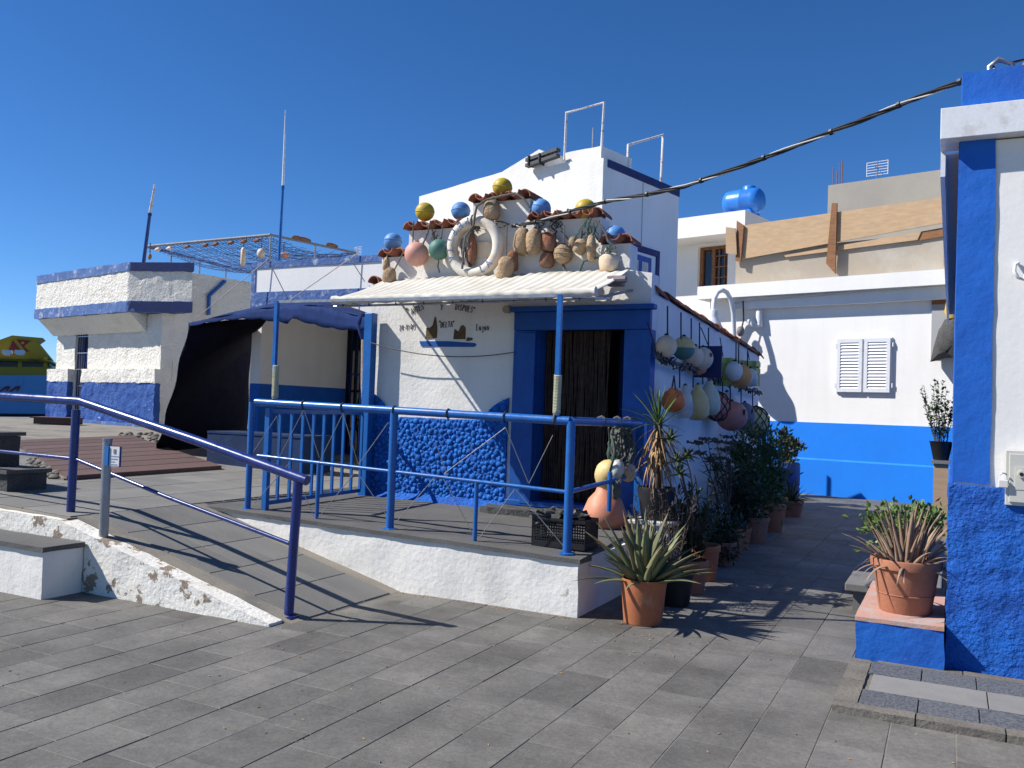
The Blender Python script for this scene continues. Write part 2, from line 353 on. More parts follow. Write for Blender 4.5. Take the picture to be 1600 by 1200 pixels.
# stroke letters in a unit box, for brush lettering
GL = {'A': [[(0, 0), (.45, 1), (.9, 0)], [(.2, .4), (.7, .4)]], 'N': [[(0, 0), (.05, 1), (.75, 0), (.8, 1)]], 'T': [[(0, 1), (.85, 1)], [(.42, 1), (.4, 0)]],
      'E': [[(.7, 1), (0, 1), (0, 0), (.7, 0)], [(0, .5), (.55, .52)]], 'S': [[(.7, .85), (.4, 1), (.1, .8), (.2, .55), (.6, .4), (.65, .15), (.35, 0), (0, .12)]],
      'Y': [[(0, 1), (.4, .45), (.8, 1)], [(.4, .45), (.3, -.2)]], 'D': [[(.05, 0), (.05, 1), (.5, .9), (.75, .5), (.5, .08), (.05, 0)]], 'I': [[(.2, 1), (.2, 0)]],
      'P': [[(.05, 0), (.05, 1), (.55, .95), (.65, .72), (.5, .5), (.05, .48)]], 'U': [[(0, 1), (.05, .2), (.3, 0), (.6, .15), (.68, 1)]], 'L': [[(.1, 1), (.05, 0), (.6, .02)]],
      'u': [[(0, .6), (.08, .1), (.4, .05), (.5, .6), (.55, 0)]], 'j': [[(.3, .6), (.3, -.2), (.05, -.35)]], 'a': [[(.5, .55), (.15, .5), (.05, .15), (.35, .05), (.5, .5), (.58, 0)]],
      'n': [[(0, 0), (.05, .6)], [(.03, .4), (.35, .6), (.5, .3), (.5, 0)]], '2': [[(0, .8), (.3, 1), (.55, .8), (.4, .45), (0, 0), (.6, .03)]],
      '8': [[(.3, .52), (.05, .75), (.3, 1), (.52, .77), (.3, .52), (0, .22), (.28, 0), (.58, .25), (.3, .52)]], '-': [[(.1, .45), (.5, .47)]], '1': [[(.1, .75), (.3, 1), (.3, 0)]],
      '0': [[(.3, 1), (.03, .6), (.1, .1), (.35, 0), (.58, .45), (.5, .9), (.3, 1)]], '9': [[(.52, .7), (.3, .5), (.06, .72), (.28, 1), (.52, .75), (.4, .2), (.15, 0)]],
      '"': [[(.1, 1), (.05, .65)], [(.35, 1), (.3, .65)]], ' ': []}
def letters(mb, text, p0, ex, ez, h, rad, bow=0, adv=.95, sx=.8):
    ex = Vector(ex); ez = Vector(ez); p = Vector(p0); n = len(text)
    for i, ch in enumerate(text):
        tl = bow * (i / max(1, n - 1) - .5)
        x = (ex * math.cos(tl) + ez * math.sin(tl)); z = (ez * math.cos(tl) - ex * math.sin(tl))
        for st in GL[ch]:
            mb.tube([p + x * (a * h * sx) + z * (b * h) for a, b in st], rad, 5)
        p = p + x * (h * adv * (.55 if ch in 'I1-"j' else .85))
    return p

# ================================================================== THE SETTING
def plaza_z(x): return .57 + .0333 * max(0, min(9.9, -6.58 - x))
tag(MB().prism([(-24, -60, -.03), (120, -60, -.03), (120, 260, -.03), (-24, 260, -.03)], (0, 0, -6)).build('ground', m_mortar), kind='structure')
tag(MB().prism([(-5000, -3000, -4.2), (-24, -3000, -4.2), (-24, 6000, -4.2), (-5000, 6000, -4.2)], (0, 0, -1)).build('sea', m_sea), kind='structure')

# paving of the street and the alley: slabs in rows that run up the alley
pav = MB().prism([(-8.5, 1.2, -.003), (4, 1.2, -.003), (4, 5.2, -.003), (.3, 5.2, -.003), (.3, 22, -.003), (-9, 22, -.003), (-9, 5.0, -.003)], (0, 0, -.02)).build('paving', m_mortar)
tag(pav, kind='structure')
LENS = [.36, .44, .52, .60, .70]; SW = .3045
def slab_mb(lx, ly, th=.03, c=.0025):
    a, b = lx / 2, ly / 2
    return MB().add([(-a, -b, -th), (a, -b, -th), (a, b, -th), (-a, b, -th), (-a, -b, -c), (a, -b, -c), (a, b, -c), (-a, b, -c),
                     (-a + c, -b + c, 0), (a - c, -b + c, 0), (a - c, b - c, 0), (-a + c, b - c, 0)],
                    [(0, 3, 2, 1), (0, 1, 5, 4), (1, 2, 6, 5), (2, 3, 7, 6), (3, 0, 4, 7), (4, 5, 9, 8), (5, 6, 10, 9), (6, 7, 11, 10), (7, 4, 8, 11), (8, 9, 10, 11)])
SM = [mesh_of(slab_mb(SW, l - .004), 'slab', m_slab) for l in LENS]
cand = []
for k in range(-12, 26):
    xc = -.57 - .309 * k - .1545; rg = random.Random(k * 13 + 5); y = 1.6 + rg.random() * .6
    while y < 20:
        i = rg.randrange(5); l = LENS[i]; yc = y + l / 2; y += l
        if xc < -4.1 and yc > 5.25: continue
        if xc < -2.75 and yc > 6.7: continue
        if xc > -.45 and 5.3 < yc < 6.2: continue
        if xc > .1 and yc > 5.3: continue
        if yc < .5: continue
        px, py, dp = proj((xc, yc, 0))
        if dp < 1 or px < -120 or px > 1720 or py > 1290: continue
        cand.append((dp, xc, yc, i, rg.random()))
cand.sort()
rest = MB()
for q, (dp, xc, yc, i, rr) in enumerate(cand):
    rg = random.Random(q)
    if q < 300:
        inst(SM[i], 'slab', pav, (xc, yc, rg.uniform(-.0015, .0015)), (rg.uniform(-.003, .003), rg.uniform(-.003, .003), 0))
    else:
        mb = slab_mb(SW, LENS[i] - .006); rest.add([v + Vector((xc, yc, rg.uniform(-.0015, .0015))) for v in mb.v], mb.f)
if rest.v: tag(rest.build('slabs_up_the_alley', m_slab, pav, clean=False), kind='stuff')

# ramp between the street and the raised square
RX0, RX1, RY0, RY1 = -4.22, -6.58, 4.95, 6.36
ramp = MB().prism([(RX0 + .05, RY0, -.02), (RX0, RY0, .004), (RX1, RY0, .57), (RX1, RY0, -.02)], (0, RY1 - RY0, 0)).build('ramp', m_ramp, rough=(.2, .003, 3))
tag(ramp, kind='structure')
th = math.atan2(.566, 2.36); rl = 2.36 / math.cos(th) / 5
rm = mesh_of(slab_mb(rl - .008, .37 - .008, .02), 'ramp_slab', m_rslab)
for i in range(5):
    for j in range(3):
        sx = (i + .5) * 2.36 / 5
        inst(rm, 'slab', ramp, (RX0 - sx, RY0 + .13 + .185 + j * .37, .004 + sx * .2398 + .008), (0, th, 0))
# the square above it
sq = MB().prism([(-6.2, 4.86, -.02), (-6.58, 4.86, .562), (-16.5, 4.86, .892), (-24, 4.86, .892), (-24, 4.86, -.02)][1:] + [(-6.58, 4.86, -.02)], (0, 34, 0)).build('square', m_ramp)
tag(sq, kind='structure')
pm = mesh_of(slab_mb(.63, .425, .02), 'square_slab', m_rslab)
for i in range(12):
    for j in range(11):
        x = -6.92 - i * .64; y = 5.12 + j * .433
        px, py, dp = proj((x, y, .6))
        if px < -60 or (x > -6.9 and y > 9): continue
        inst(pm, 'slab', sq, (x, y, plaza_z(x) + .004 + random.uniform(-.001, .001)), (0, math.atan(.0333), 0))

# ---------------------------------------------------------------- patio in front of the cottage
def patio_z(x, y):
    zf = .455 + (-2.6 - x) * .022; k = max(0, min(1, (y - 6.33) / 2.1)); return zf * (1 - k) + .50 * k
KX, KY = -2.57, 6.33
pat = MB()
pat.add([(KX + .02, KY - .02, patio_z(KX, KY)), (-6.6, KY - .02, .555), (-6.6, 8.6, .535), (-2.72, 8.6, .50),
         (KX + .02, KY - .02, patio_z(KX, KY) - .035), (-6.6, KY - .02, .52), (-6.6, 8.6, .30), (-2.72, 8.6, .30)],
        [(0, 1, 2, 3)[::-1], (4, 5, 6, 7), (0, 4, 5, 1)[::-1], (1, 5, 6, 2)[::-1], (2, 6, 7, 3)[::-1], (3, 7, 4, 0)[::-1]])
tag(pat.build('patio', m_patio, rough=(.12, .006, 4)), kind='structure')
kb = MB().prism([(KX, KY, -.01), (KX, KY, .425), (-6.45, KY, .512), (-6.45, KY, -.01)], (0, .22, 0))
kw = kb.build('patio_wall', m_peel if False else m_cot, rough=(.06, .009, 5), smooth=True)
tag(kw, 'low white plastered wall holding up the railed patio', 'wall')
kb = MB().box(KX - .20, KX - .004, KY + .23, 8.45, -.01, .44)
tag(kb.build('side_retaining_wall', m_cot, rough=(.08, .008, 5), smooth=True), 'low white end wall of the patio behind the aloe pot', 'wall')

# ramp side wall, stone capped block
rw = MB().prism([(-4.3, 4.80, -.01), (-4.3, 4.80, .02), (-6.6, 4.80, .555), (-9.5, 4.80, .62), (-9.5, 4.80, -.01)], (0, .149, 0))
tag(rw.build('ramp_wall', m_peel, rough=(.07, .008, 6), smooth=True), 'wedge of peeling white plaster along the foot of the ramp', 'wall')
blk = thing('stone_capped_block', (-7, 4.6, 0), 'low white block with a dark stone top below the navy handrail', 'block')
MB().box(-9.5, -6.27, 4.44, 4.79, -.01, .365).build('plastered_body', m_cot, blk, rough=(.07, .006, 6), smooth=True)
MB().box(-9.5, -6.25, 4.42, 4.79, .368, .408).build('stone_top', m_patio, blk, rough=(.1, .004, 6))

# timber boards lying on the square
A, B, Cc, D = atz(105, 743, .70), atz(346, 731, .67), atz(205, 687, .78), atz(20, 690, .82)
deck = thing('board_deck', A.lerp(Cc, .5), 'flat deck of red-brown boards lying on the square beside the dark tent', 'deck')
nb = 9
for i in range(nb):
    t0, t1 = i / nb, (i + .93) / nb
    q = [A.lerp(D, t0), B.lerp(Cc, t0), B.lerp(Cc, t1), A.lerp(D, t1)]
    q = [Vector((p.x, p.y, plaza_z(p.x) + .055)) for p in q]
    MB().prism(q, (0, 0, -.05)).build('board', m_deck, deck)
cb = MB()
for i in range(260):
    if i < 150: p = atz(random.uniform(45, 112), random.uniform(722, 748), .66)
    else: p = atz(random.uniform(185, 245), random.uniform(684, 701), .76)
    cb.ball((p.x, p.y, plaza_z(p.x) + .01), random.uniform(.03, .07), (1, 1, .6), 7, 5, .2, i)
tag(cb.build('cobbles', m_kerb, smooth=True, clean=False), 'loose rounded cobbles round the board deck', 'cobbles', kind='stuff')

# dark stone plinth on the square
p = atz(62, 776, .62) + Vector((-.50, 0, 0)); q = p
pl = thing('stone_plinth', (p.x - .8, p.y + .5, .6), 'dark stepped stone plinth at the edge of the square', 'plinth')
MB().box(p.x - 1.6, p.x, p.y, p.y + .42, .55, .80).build('lower_step', m_lava, pl, rough=(.15, .008, 5))
MB().box(p.x - 1.64, p.x + .03, p.y - .03, p.y + .45, .802, .84).build('step_slab', m_patio, pl)
MB().box(p.x - 1.7, p.x - .42, p.y + .12, p.y + .40, .842, 1.15).build('upper_block', m_lava, pl, rough=(.15, .008, 5))
MB().box(p.x - 1.74, p.x - .38, p.y + .09, p.y + .43, 1.152, 1.19).build('cap_slab', m_patio, pl)

# ================================================================== COTTAGE
FY, CX0, CX1 = 8.5, -6.22, -2.75            # facade plane, left and alley walls
def fx(px, py, Y=FY): p = aty(px, py, Y); return p.x, p.z
cot = thing('fishermans_cottage', (-4.5, 9, .3), 'small white cottage with stepped gable, blue pebbled base and blue door frame', 'house')
zb = fx(780, 436)[1]; Z1, Z2, Z3 = fx(617, 393)[1], fx(690, 352)[1], fx(785, 314)[1]
Z1 = (Z1 + fx(960, 391)[1]) / 2; Z2 = (Z2 + fx(880, 349)[1]) / 2
XS = [fx(x, 400)[0] for x in (597, 638, 736, 826, 938, 984)]
DX0, DX1, DZ = -4.02, -2.99, 2.50          # door opening
top = [(CX0, zb), (XS[0], zb), (XS[0], Z1), (XS[1], Z1), (XS[1], Z2), (XS[2], Z2), (XS[2], Z3), (XS[3], Z3), (XS[3], Z2), (XS[4], Z2), (XS[4], Z1), (XS[5], Z1),
       (XS[5], zb + .04), (CX1, zb + .0)]
out = [(CX0, .2)] + top + [(CX1, .2), (DX1, .2), (DX1, DZ), (DX0, DZ), (DX0, .2)]
MB().prism([(x, FY, z) for x, z in out], (0, .24, 0)).build('front_wall', m_cot, cot, rough=(.09, .004, 3), smooth=True)
sidetop = lambda y: 2.86 - (y - 8.5) * .05
MB().prism([(CX1 - .22, 8.745, -.01), (CX1 - .22, 8.745, sidetop(8.74)), (CX1 - .22, 14.1, sidetop(14.1)), (CX1 - .22, 14.1, -.01)], (.22, 0, 0)).build('alley_wall', m_cot, cot, rough=(.12, .012, 2.5), smooth=True)
MB().box(CX0, CX0 + .22, 8.745, 11.7, .2, 2.86).build('left_wall', m_cot, cot, rough=(.2, .01, 3))
MB().box(CX0, -4.0, 11.5, 11.7, .2, 2.8).build('back_wall', m_cot, cot)
MB().box(-4.0, CX1 - .222, 13.9, 14.1, 0, 2.55).build('back_wall', m_cot, cot)
MB().box(CX0 + .222, CX1 - .222, 8.745, 11.49, 2.55, 2.68).build('roof_slab', m_patio, cot)
MB().box(-4.0, CX1 - .222, 11.49, 13.9, 2.5, 2.6).build('roof_slab', m_patio, cot)
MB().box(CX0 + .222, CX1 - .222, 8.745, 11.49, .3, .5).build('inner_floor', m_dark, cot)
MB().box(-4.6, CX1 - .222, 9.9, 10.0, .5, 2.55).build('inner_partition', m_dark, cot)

# roof tiles on the steps and down the alley side
def tile_mb(r, ln, taper=.85, n=8, th=.014):
    mb = MB(); vs_ = []; fs_ = []
    for e, (y, k) in enumerate(((0, 1), (ln, taper))):
        for rr in (r * k, r * k - th):
            for j in range(n + 1):
                a = math.pi * j / n; vs_.append((rr * math.cos(a), y, rr * math.sin(a)))
    m = n + 1
    for j in range(n):
        fs_.append((j, j + 1, 2 * m + j + 1, 2 * m + j)); fs_.append((m + j + 1, m + j, 3 * m + j, 3 * m + j + 1))
        fs_.append((j + 1, j, m + j, m + j + 1)); fs_.append((2 * m + j, 2 * m + j + 1, 3 * m + j + 1, 3 * m + j))
    for e in (0, n): fs_.append((e, m + e, 3 * m + e, 2 * m + e))
    return mb.add(vs_, fs_)
TM = mesh_of(tile_mb(.082, .34), 'tile', m_tile, True); TS = mesh_of(tile_mb(.075, .46, .8), 'tile', m_tile, True)
def tiles_on(x0, x1, z, n):
    for i in range(n):
        x = x0 + (x1 - x0) * (i + .5) / n
        inst(TM, 'tile', cot, (x, FY - .07 + random.uniform(-.02, .02), z + .012), (random.uniform(-.05, .05), random.uniform(-.08, .08), random.uniform(-.08, .08)))
        if i < n - 1:
            xm = x + (x1 - x0) / n / 2
            inst(TM, 'tile', cot, (xm, FY + .28 - .07, z + .075), (math.pi + random.uniform(-.04, .04), random.uniform(-.08, .08), 0))
tiles_on(XS[0] - .05, XS[1] + .02, Z1, 2); tiles_on(XS[1] - .05, XS[2], Z2, 5); tiles_on(XS[2] - .04, XS[3] + .06, Z3, 4)
tiles_on(XS[3], XS[4] + .04, Z2, 6); tiles_on(XS[4], XS[5] + .06, Z1, 2); tiles_on(CX0 + .02, XS[0] - .02, zb, 1)
y = 8.60; i = 0
while y < 14.0:
    inst(TS, 'tile', cot, (CX1 - .02, y, sidetop(y) + .008 + random.uniform(-.008, .012)), (-.06, random.uniform(-.15, .15), random.uniform(-.05, .05)), (1.05, 1, 1.0))
    y += .38; i += 1

# blue base of pebbles
XB0, XB1 = CX0 + .03, -4.33
def dado_top(x):
    z = 1.47
    if x < XB0 + .28: z += .30 * (1 - (x - XB0) / .28) ** .5
    if x > XB1 - .28: z += .26 * (1 - (XB1 - x) / .28) ** .5
    return z
pts = [(XB0, FY - .035, .45)] + [(XB0 + (XB1 - XB0) * i / 30, FY - .035, dado_top(XB0 + (XB1 - XB0) * i / 30)) for i in range(31)] + [(XB1, FY - .035, .45)]
ped = MB().prism(pts, (0, .03, 0)).build('pebbled_base', m_blue_r, cot, rough=(.05, .006, 9), smooth=True)
foot = MB().prism([(XB0, FY - .16, .46), (XB0, FY - .04, .46), (XB0, FY - .04, .60)], (XB1 - XB0, 0, 0)).build('sloping_foot', m_blue_r, cot, rough=(.06, .010, 6), smooth=True)
PM = []
for k in range(6):
    PM.append(mesh_of(MB().ball((0, 0, 0), .034, (1, .62, .8 + .06 * k), 10, 7, .38, k + 1), 'pebble', m_pebble, True))
spots = []; rg = random.Random(3)
for tries in range(26000):
    rr = rg.uniform(.026, .043) if tries < 9000 else rg.uniform(.015, .028)
    x = rg.uniform(XB0 + .02, XB1 - .02); z = rg.uniform(.50, 1.78)
    if z > dado_top(x) - rr * .8: continue
    if all((x - a) ** 2 + (z - b) ** 2 > ((rr + c) * .86) ** 2 for a, b, c in spots): spots.append((x, z, rr))
spots.sort(key=lambda q: -q[2]); extra = MB()
for i, (x, z, rr) in enumerate(spots):
    k = rr / .034
    if i < 300: inst(rg.choice(PM), 'pebble', ped, (x, FY - .031, z), (rg.uniform(-.3, .3), rg.uniform(0, 6.3), rg.uniform(-.3, .3)), (k * rg.uniform(.9, 1.15), k, k * rg.uniform(.9, 1.1)))
    else: extra.ball((x, FY - .033, z), rr, (rg.uniform(.9, 1.2), .65, rg.uniform(.85, 1.1)), 9, 6, .3, i)
if extra.v: tag(extra.build('smaller_pebbles', m_pebble, ped, smooth=True, clean=False), kind='stuff')

# door frame, reveal, leaf, bead curtain, sill and step
fr = MB()
dfy = FY - .06
fr.box(-4.27, DX0 + .015, dfy, FY - .004, .60, 2.46)
MB().box(-4.20, DX0 + .02, dfy - .025, dfy - .002, .60, 2.44).build('jamb_moulding', m_doorblue, cot, bev=.006)
MB().box(-4.12, DX0 + .03, dfy - .045, dfy - .027, .60, 2.43).build('jamb_moulding', m_doorblue, cot, bev=.006)
fr.build('left_jamb', m_doorblue, cot, bev=.006)
MB().box(DX1 - .015, CX1 + .012, dfy, FY - .004, .55, 2.46).build('right_jamb', m_doorblue, cot, bev=.006)
MB().box(CX1 + .004, CX1 + .03, dfy, FY + .10, .55, 2.46).build('corner_board', m_doorblue, cot, bev=.004)
MB().box(-4.27, CX1 + .02, dfy - .01, FY - .003, 2.462, 2.66).build('lintel', m_doorblue, cot, bev=.006)
MB().box(-4.31, CX1 + .07, dfy - .06, FY - .003, 2.662, 2.715).build('lintel_cornice', m_doorblue, cot, bev=.01)
for x0, x1 in ((DX0 + .001, DX0 + .03), (DX1 - .03, DX1 - .001)):
    MB().box(x0, x1, FY, FY + .5, .60, DZ - .002).build('reveal_board', m_doorblue, cot)
lf = MB().beam((DX1 - .04, FY + .30, 1.55), (DX1 - .32, FY + .66, 1.55), 1.85, .04, (1, 0, .01)) if False else MB().prism([(DX1 - .04, FY + .18, .62), (DX1 - .30, FY + .60, .62), (DX1 - .27, FY + .62, .62), (DX1 - .01, FY + .2, .62)], (0, 0, 1.86))
lf.build('open_door_leaf', m_doorblue, cot)
cu = MB()
for i in range(64):
    x = DX0 + .04 + (DX1 - .30 - DX0) * i / 63; y = FY + .18 + random.uniform(-.012, .012)
    zt = 2.47; zb_ = .64 + random.uniform(0, .03); a = random.uniform(0, 6)
    cu.tube([(x + .008 * math.sin(a + k * 1.3) - .02 * (k / 8) * (i / 63 - .3), y + .006 * math.cos(a * 2 + k), zt + (zb_ - zt) * k / 8) for k in range(9)], random.uniform(.005, .009), 5)
cu.build('bead_curtain', m_curt, cot, clean=False)
MB().box(-4.30, CX1 + .0, FY - .10, FY + .22, .575, .635).build('sill', m_doorblue, cot, bev=.006)
MB().prism([(-4.42, FY - .42, .50), (-4.30, FY - .46, .50), (-2.80, FY - .42, .50), (-2.80, FY - .09, .50), (-4.42, FY - .15, .50)], (0, 0, .075)).build('door_step', m_lava, cot, rough=(.05, .010, 7))
MB().prism([(-4.42, FY - .34, .45), (-2.85, FY - .34, .45), (-2.85, FY - .09, .45), (-4.42, FY - .13, .45)], (0, 0, .049)).build('step_base', m_lava, cot, rough=(.06, .010, 7))
MB().tube([(-4.36, FY - .02, 2.70), (-4.36, FY - .10, 2.69)], .045, 10).build('drain_spout', m_conc, cot)
# blue corner post
pb = MB().box(-6.20, -6.09, FY - .16, FY - .05, .47, 2.68)
pb.build('corner_post', m_rail, cot, bev=.006)
# lettering and painted wreck
yf = FY - .0075
def W(px, py): return aty(px, py, yf)
ex, ez = Vector((1, 0, 0)), Vector((0, 0, 1))
tx = MB(); letters(tx, '"', W(634, 489), ex, ez, .06, .0045); tx.build('brush_lettering', m_ink, cot, clean=False)
tx = MB(); letters(tx, 'ANTES', W(643.5, 491.5), (.93, 0, .36), (-.36, 0, .93), .070, .0040, bow=0, adv=.64, sx=.46); tx.build('brush_lettering', m_ink, cot, clean=False)
tx = MB(); letters(tx, 'Y', W(688, 483), ex, ez, .052, .0048); tx.build('brush_lettering', m_ink, cot, clean=False)
tx = MB(); letters(tx, 'DISPUES', W(711, 484), (.985, 0, -.17), (.17, 0, .985), .068, .0040, bow=-.1, adv=.62, sx=.45); tx.build('brush_lettering', m_ink, cot, clean=False)
tx = MB(); letters(tx, '"', W(740, 487), ex, ez, .05, .0045); tx.build('brush_lettering', m_ink, cot, clean=False)
tx = MB(); letters(tx, '"', W(686, 508), ex, ez, .05, .004, adv=.8); tx.build('brush_lettering', m_ink, cot, clean=False)
tx = MB(); letters(tx, 'DELTA', W(688.5, 512), (1, 0, .05), ez, .064, .0040, adv=.60, sx=.44); tx.build('brush_lettering', m_ink, cot, clean=False)
tx = MB(); letters(tx, '"', W(707.5, 508), ex, ez, .05, .004); tx.build('brush_lettering', m_ink, cot, clean=False)
tx = MB(); letters(tx, '28-11-09', W(624, 516), (1, 0, .07), ez, .060, .0030, adv=.66, sx=.44); tx.build('brush_lettering', m_ink, cot, clean=False)
# tx.tube([W(650, 510), W(652, 515), W(654, 518)], .004, 4)
tx = MB(); letters(tx, 'Lujan', W(744, 516.5), (1, 0, .02), ez, .074, .0040, adv=.60, sx=.48); tx.build('brush_lettering', m_ink, cot, clean=False)
m_paintb = M('brown_brush_paint', (.10, .055, .025), .85, (.13, .085, .03), 18, (.45, .55), fine=.15)
for poly in ([(665, 529), (666, 512), (672, 512), (676, 508), (679, 495), (681, 495), (683, 514), (682, 528)],
             [(708, 530), (710, 514), (716, 518), (720, 509), (724, 508), (727, 512), (727, 530)], [(728, 532), (730, 527), (738, 528), (738, 531), (731, 533)]):
    MB().prism([W(*q) for q in poly], (0, .022, 0)).build('painted_wreck', m_paintb, cot)
MB().prism([W(655, 533), W(700, 533), W(742, 536), W(744, 539), W(741, 542), W(700, 542), W(658, 541)], (0, .022, 0)).build('painted_sea_line', m_doorblue, cot)
# cord across the facade
MB().tube(arc((-6.10, FY - .17, fx(580, 537)[1]), (-4.25, FY - .07, fx(805, 551)[1]), .10, 14), .006, 5).build('cord', m_rope, cot)
# meter plate behind the ring
MB().prism([aty(747, 379, FY - .004), aty(771, 378, FY - .004), aty(770, 402, FY - .004), aty(747, 402, FY - .004)], (0, -.02, 0)).build('cover_plate', m_cream, cot)

# ================================================================== PATIO RAILING
RYF = 6.47; RXL, RXR = -6.02, -2.74
ztl, ztr = aty(393, 628, RYF).z, aty(893, 658, RYF).z
def rail_top(x): return ztl + (ztr - ztl) * (x - RXL) / (RXR - RXL)
zml, zmr = aty(390, 711, RYF).z, aty(886, 769, RYF).z
def rail_mid(x): return zml + (zmr - zml) * (x - RXL) / (RXR - RXL)
rl_ = thing('patio_railing', (-4.4, RYF, .5), 'bright blue tubular railing round the front of the patio', 'railing')
MB().tube([(RXL - .05, RYF, rail_top(RXL)), (-4.4, RYF, rail_top(-4.4)), (RXR, RYF, ztr)], .036, 14).build('top_rail', m_rail, rl_, True)
MB().tube([(RXL, RYF, zml), (-4.4, RYF, rail_mid(-4.4)), (RXR, RYF, zmr)], .017, 10).build('middle_rail', m_rail, rl_, True)
RB = Vector((RXR + .02, 8.22, 0)); zb2 = 1.49
MB().tube([(RXR, RYF, ztr), (RB.x, RB.y, zb2 + .02)], .036, 14).build('top_rail', m_rail, rl_, True)
MB().tube([(RXR, RYF, zmr), (RB.x, RB.y, 1.02)], .019, 10).build('middle_rail', m_rail, rl_, True)
for px in (386.5, 610, 888):
    x = aty(px, 800, RYF).x; z0 = patio_z(x, RYF)
    MB().tube([(x, RYF, z0), (x, RYF, rail_top(x))], .036 if px > 400 else .03, 14).build('post', m_rail, rl_, True)
    pp = MB().lathe([(.07, 0), (.07, .008), (.045, .014)], 12, (x, RYF, z0 + .001)).build('base_plate', m_rail, rl_)
MB().box(RXL + .04, RXL + .10, RYF + .03, RYF + .08, patio_z(RXL, RYF), rail_top(RXL) - .05).build('gate_stile', m_rail, rl_, bev=.004)
for px in (496, 744):
    x = aty(px, 780, RYF).x
    MB().tube([(x, RYF, patio_z(x, RYF)), (x, RYF, rail_mid(x))], .019, 10).build('short_post', m_rail, rl_, True)
yq = 7.4; MB().tube([(RXR + .012, yq, .72), (RXR + .012, yq, 1.07)], .022, 10).build('short_post', m_rail, rl_, True)
MB().box(RB.x - .045, RB.x + .045, RB.y - .045, RB.y + .045, .45, zb2 + .03).build('end_post', m_rail, rl_, bev=.005)
def wz(px): return aty(px, 700, RYF).x
def wirep(px, py): return aty(px, py, RYF - .012)
for a, b, c, d in (((432, 648), (400, 708)), ((432, 648), (450, 716)))[:0]: pass
zig = [[(396, 706), (433, 650)], [(433, 650), (436, 708)], [(436, 715), (475, 640)], [(475, 640), (499, 715)], [(499, 722), (536, 646)], [(536, 646), (560, 726)], [(560, 726), (607, 660)],
       [(398, 786), (452, 724)], [(472, 765), (490, 806)], [(497, 810), (553, 740)], [(563, 745), (606, 808)], [(620, 815), (680, 745)], [(693, 748), (742, 840)], [(748, 842), (804, 765)], [(806, 765), (882, 855)],
       [(680, 690), (700, 745)], [(694, 740), (790, 668)], [(790, 668), (826, 755)], [(827, 755), (864, 680)]]
for a, b in zig: MB().tube([wirep(*a), wirep(*b)], .0035, 5).build('wire', m_greyrail, rl_)
for px in (475, 536, 617, 701, 790, 868):
    x = aty(px, 640, RYF).x
    MB().tube([(x, RYF + .042 * math.cos(t * .9), rail_top(x) + .042 * math.sin(t * .9)) for t in range(7)], .008, 5, closed=True).build('wire_tie', m_ropek, rl_)
# barred gate panel between the left post and the cottage
GX0, GY0, GX1, GY1 = -5.99, 6.56, -6.13, 8.28
gp = thing('barred_gate', (-6.05, 7.4, .55), 'blue gate of upright bars between the patio railing and the cottage corner', 'gate')
def gpt(t, z): return Vector((GX0 + (GX1 - GX0) * t, GY0 + (GY1 - GY0) * t, z))
MB().beam(gpt(0, .60), gpt(1, .60), .03, .04).build('bottom_bar', m_rail, gp)
MB().beam(gpt(0, 1.50), gpt(1, 1.50), .03, .04).build('top_bar', m_rail, gp)
for i in range(10):
    t = i / 9; MB().box(gpt(t, 0).x - .015, gpt(t, 0).x + .015, gpt(t, 0).y - .011, gpt(t, 0).y + .011, .62, 1.48).build('bar', m_rail, gp)

# ================================================================== NAVY RAMP HANDRAIL
hr = thing('ramp_handrail', (-4.4, 5.06, 0), 'navy blue tubular handrail running down the ramp', 'handrail')
HY = 5.06
pt = [aty(-260, 608, HY), aty(0, 619, HY), aty(126, 627, HY), aty(306, 688, HY), aty(480, 751, HY)]
MB().tube(pt, .038, 14).build('top_rail', m_navyrail, hr, True)
pm_ = [aty(-260, 688, HY), aty(0, 705, HY), aty(118, 717, HY), aty(260, 776, HY), aty(452, 849, HY)]
MB().tube(pm_, .016, 10).build('middle_rail', m_navyrail, hr, True)
for (a, b) in (((119, 640), (110, 806)), ((466, 752), (451, 962))):
    p0 = aty(*b, HY); p1 = aty(*a, HY)
    MB().tube([p0, p1], .036, 14).build('post', m_navyrail, hr, True)
    MB().box(p0.x - .07, p0.x + .07, HY - .07, HY + .07, p0.z - .012, p0.z + .004).build('base_plate', m_navyrail, hr)
# grey sign post
p0 = atz(158, 925, 0); p1 = aty(168, 687, p0.y)
gpst = thing('grey_sign_post', p0, 'slim galvanised post with a blue clip and printed notice by the stone capped block', 'post')
MB().tube([p0, p1], .037, 14).build('pole', m_galv, gpst, True)
MB().tube([p1 - Vector((0, 0, .005)), p1 + Vector((0, 0, .012))], .040, 14).build('cap', m_galv, gpst)
s1, s2 = aty(167, 697, p0.y - .03), aty(187, 729, p0.y - .03)
MB().box(s1.x - .004, s1.x + .04, s1.y - .016, s1.y + .05, s2.z, s1.z).build('blue_clip', m_rail, gpst)
MB().box(s1.x + .042, s2.x, s1.y - .004, s1.y + .002, s2.z, s1.z).build('notice', m_poster, gpst)
wd = s2.x - s1.x - .042; x0 = s1.x + .042
MB().box(x0 + wd * .4, x0 + wd * .62, s1.y - .008, s1.y - .005, s1.z - .055, s1.z - .02).build('crest', m_bgrey, gpst)
for k, (w0, w1) in enumerate(((.1, .9), (.15, .8), (.15, .55), (.15, .8), (.12, .86))):
    zz = s1.z - .075 - k * .022
    MB().box(x0 + wd * w0, x0 + wd * w1, s1.y - .0065, s1.y - .005, zz - .005, zz).build('print_line', m_inkb, gpst)
MB().box(s2.x + .001, s2.x + .009, s1.y - .01, s1.y + .004, s2.z - .004, s1.z + .004).build('notice_edge', m_navyrail, gpst)

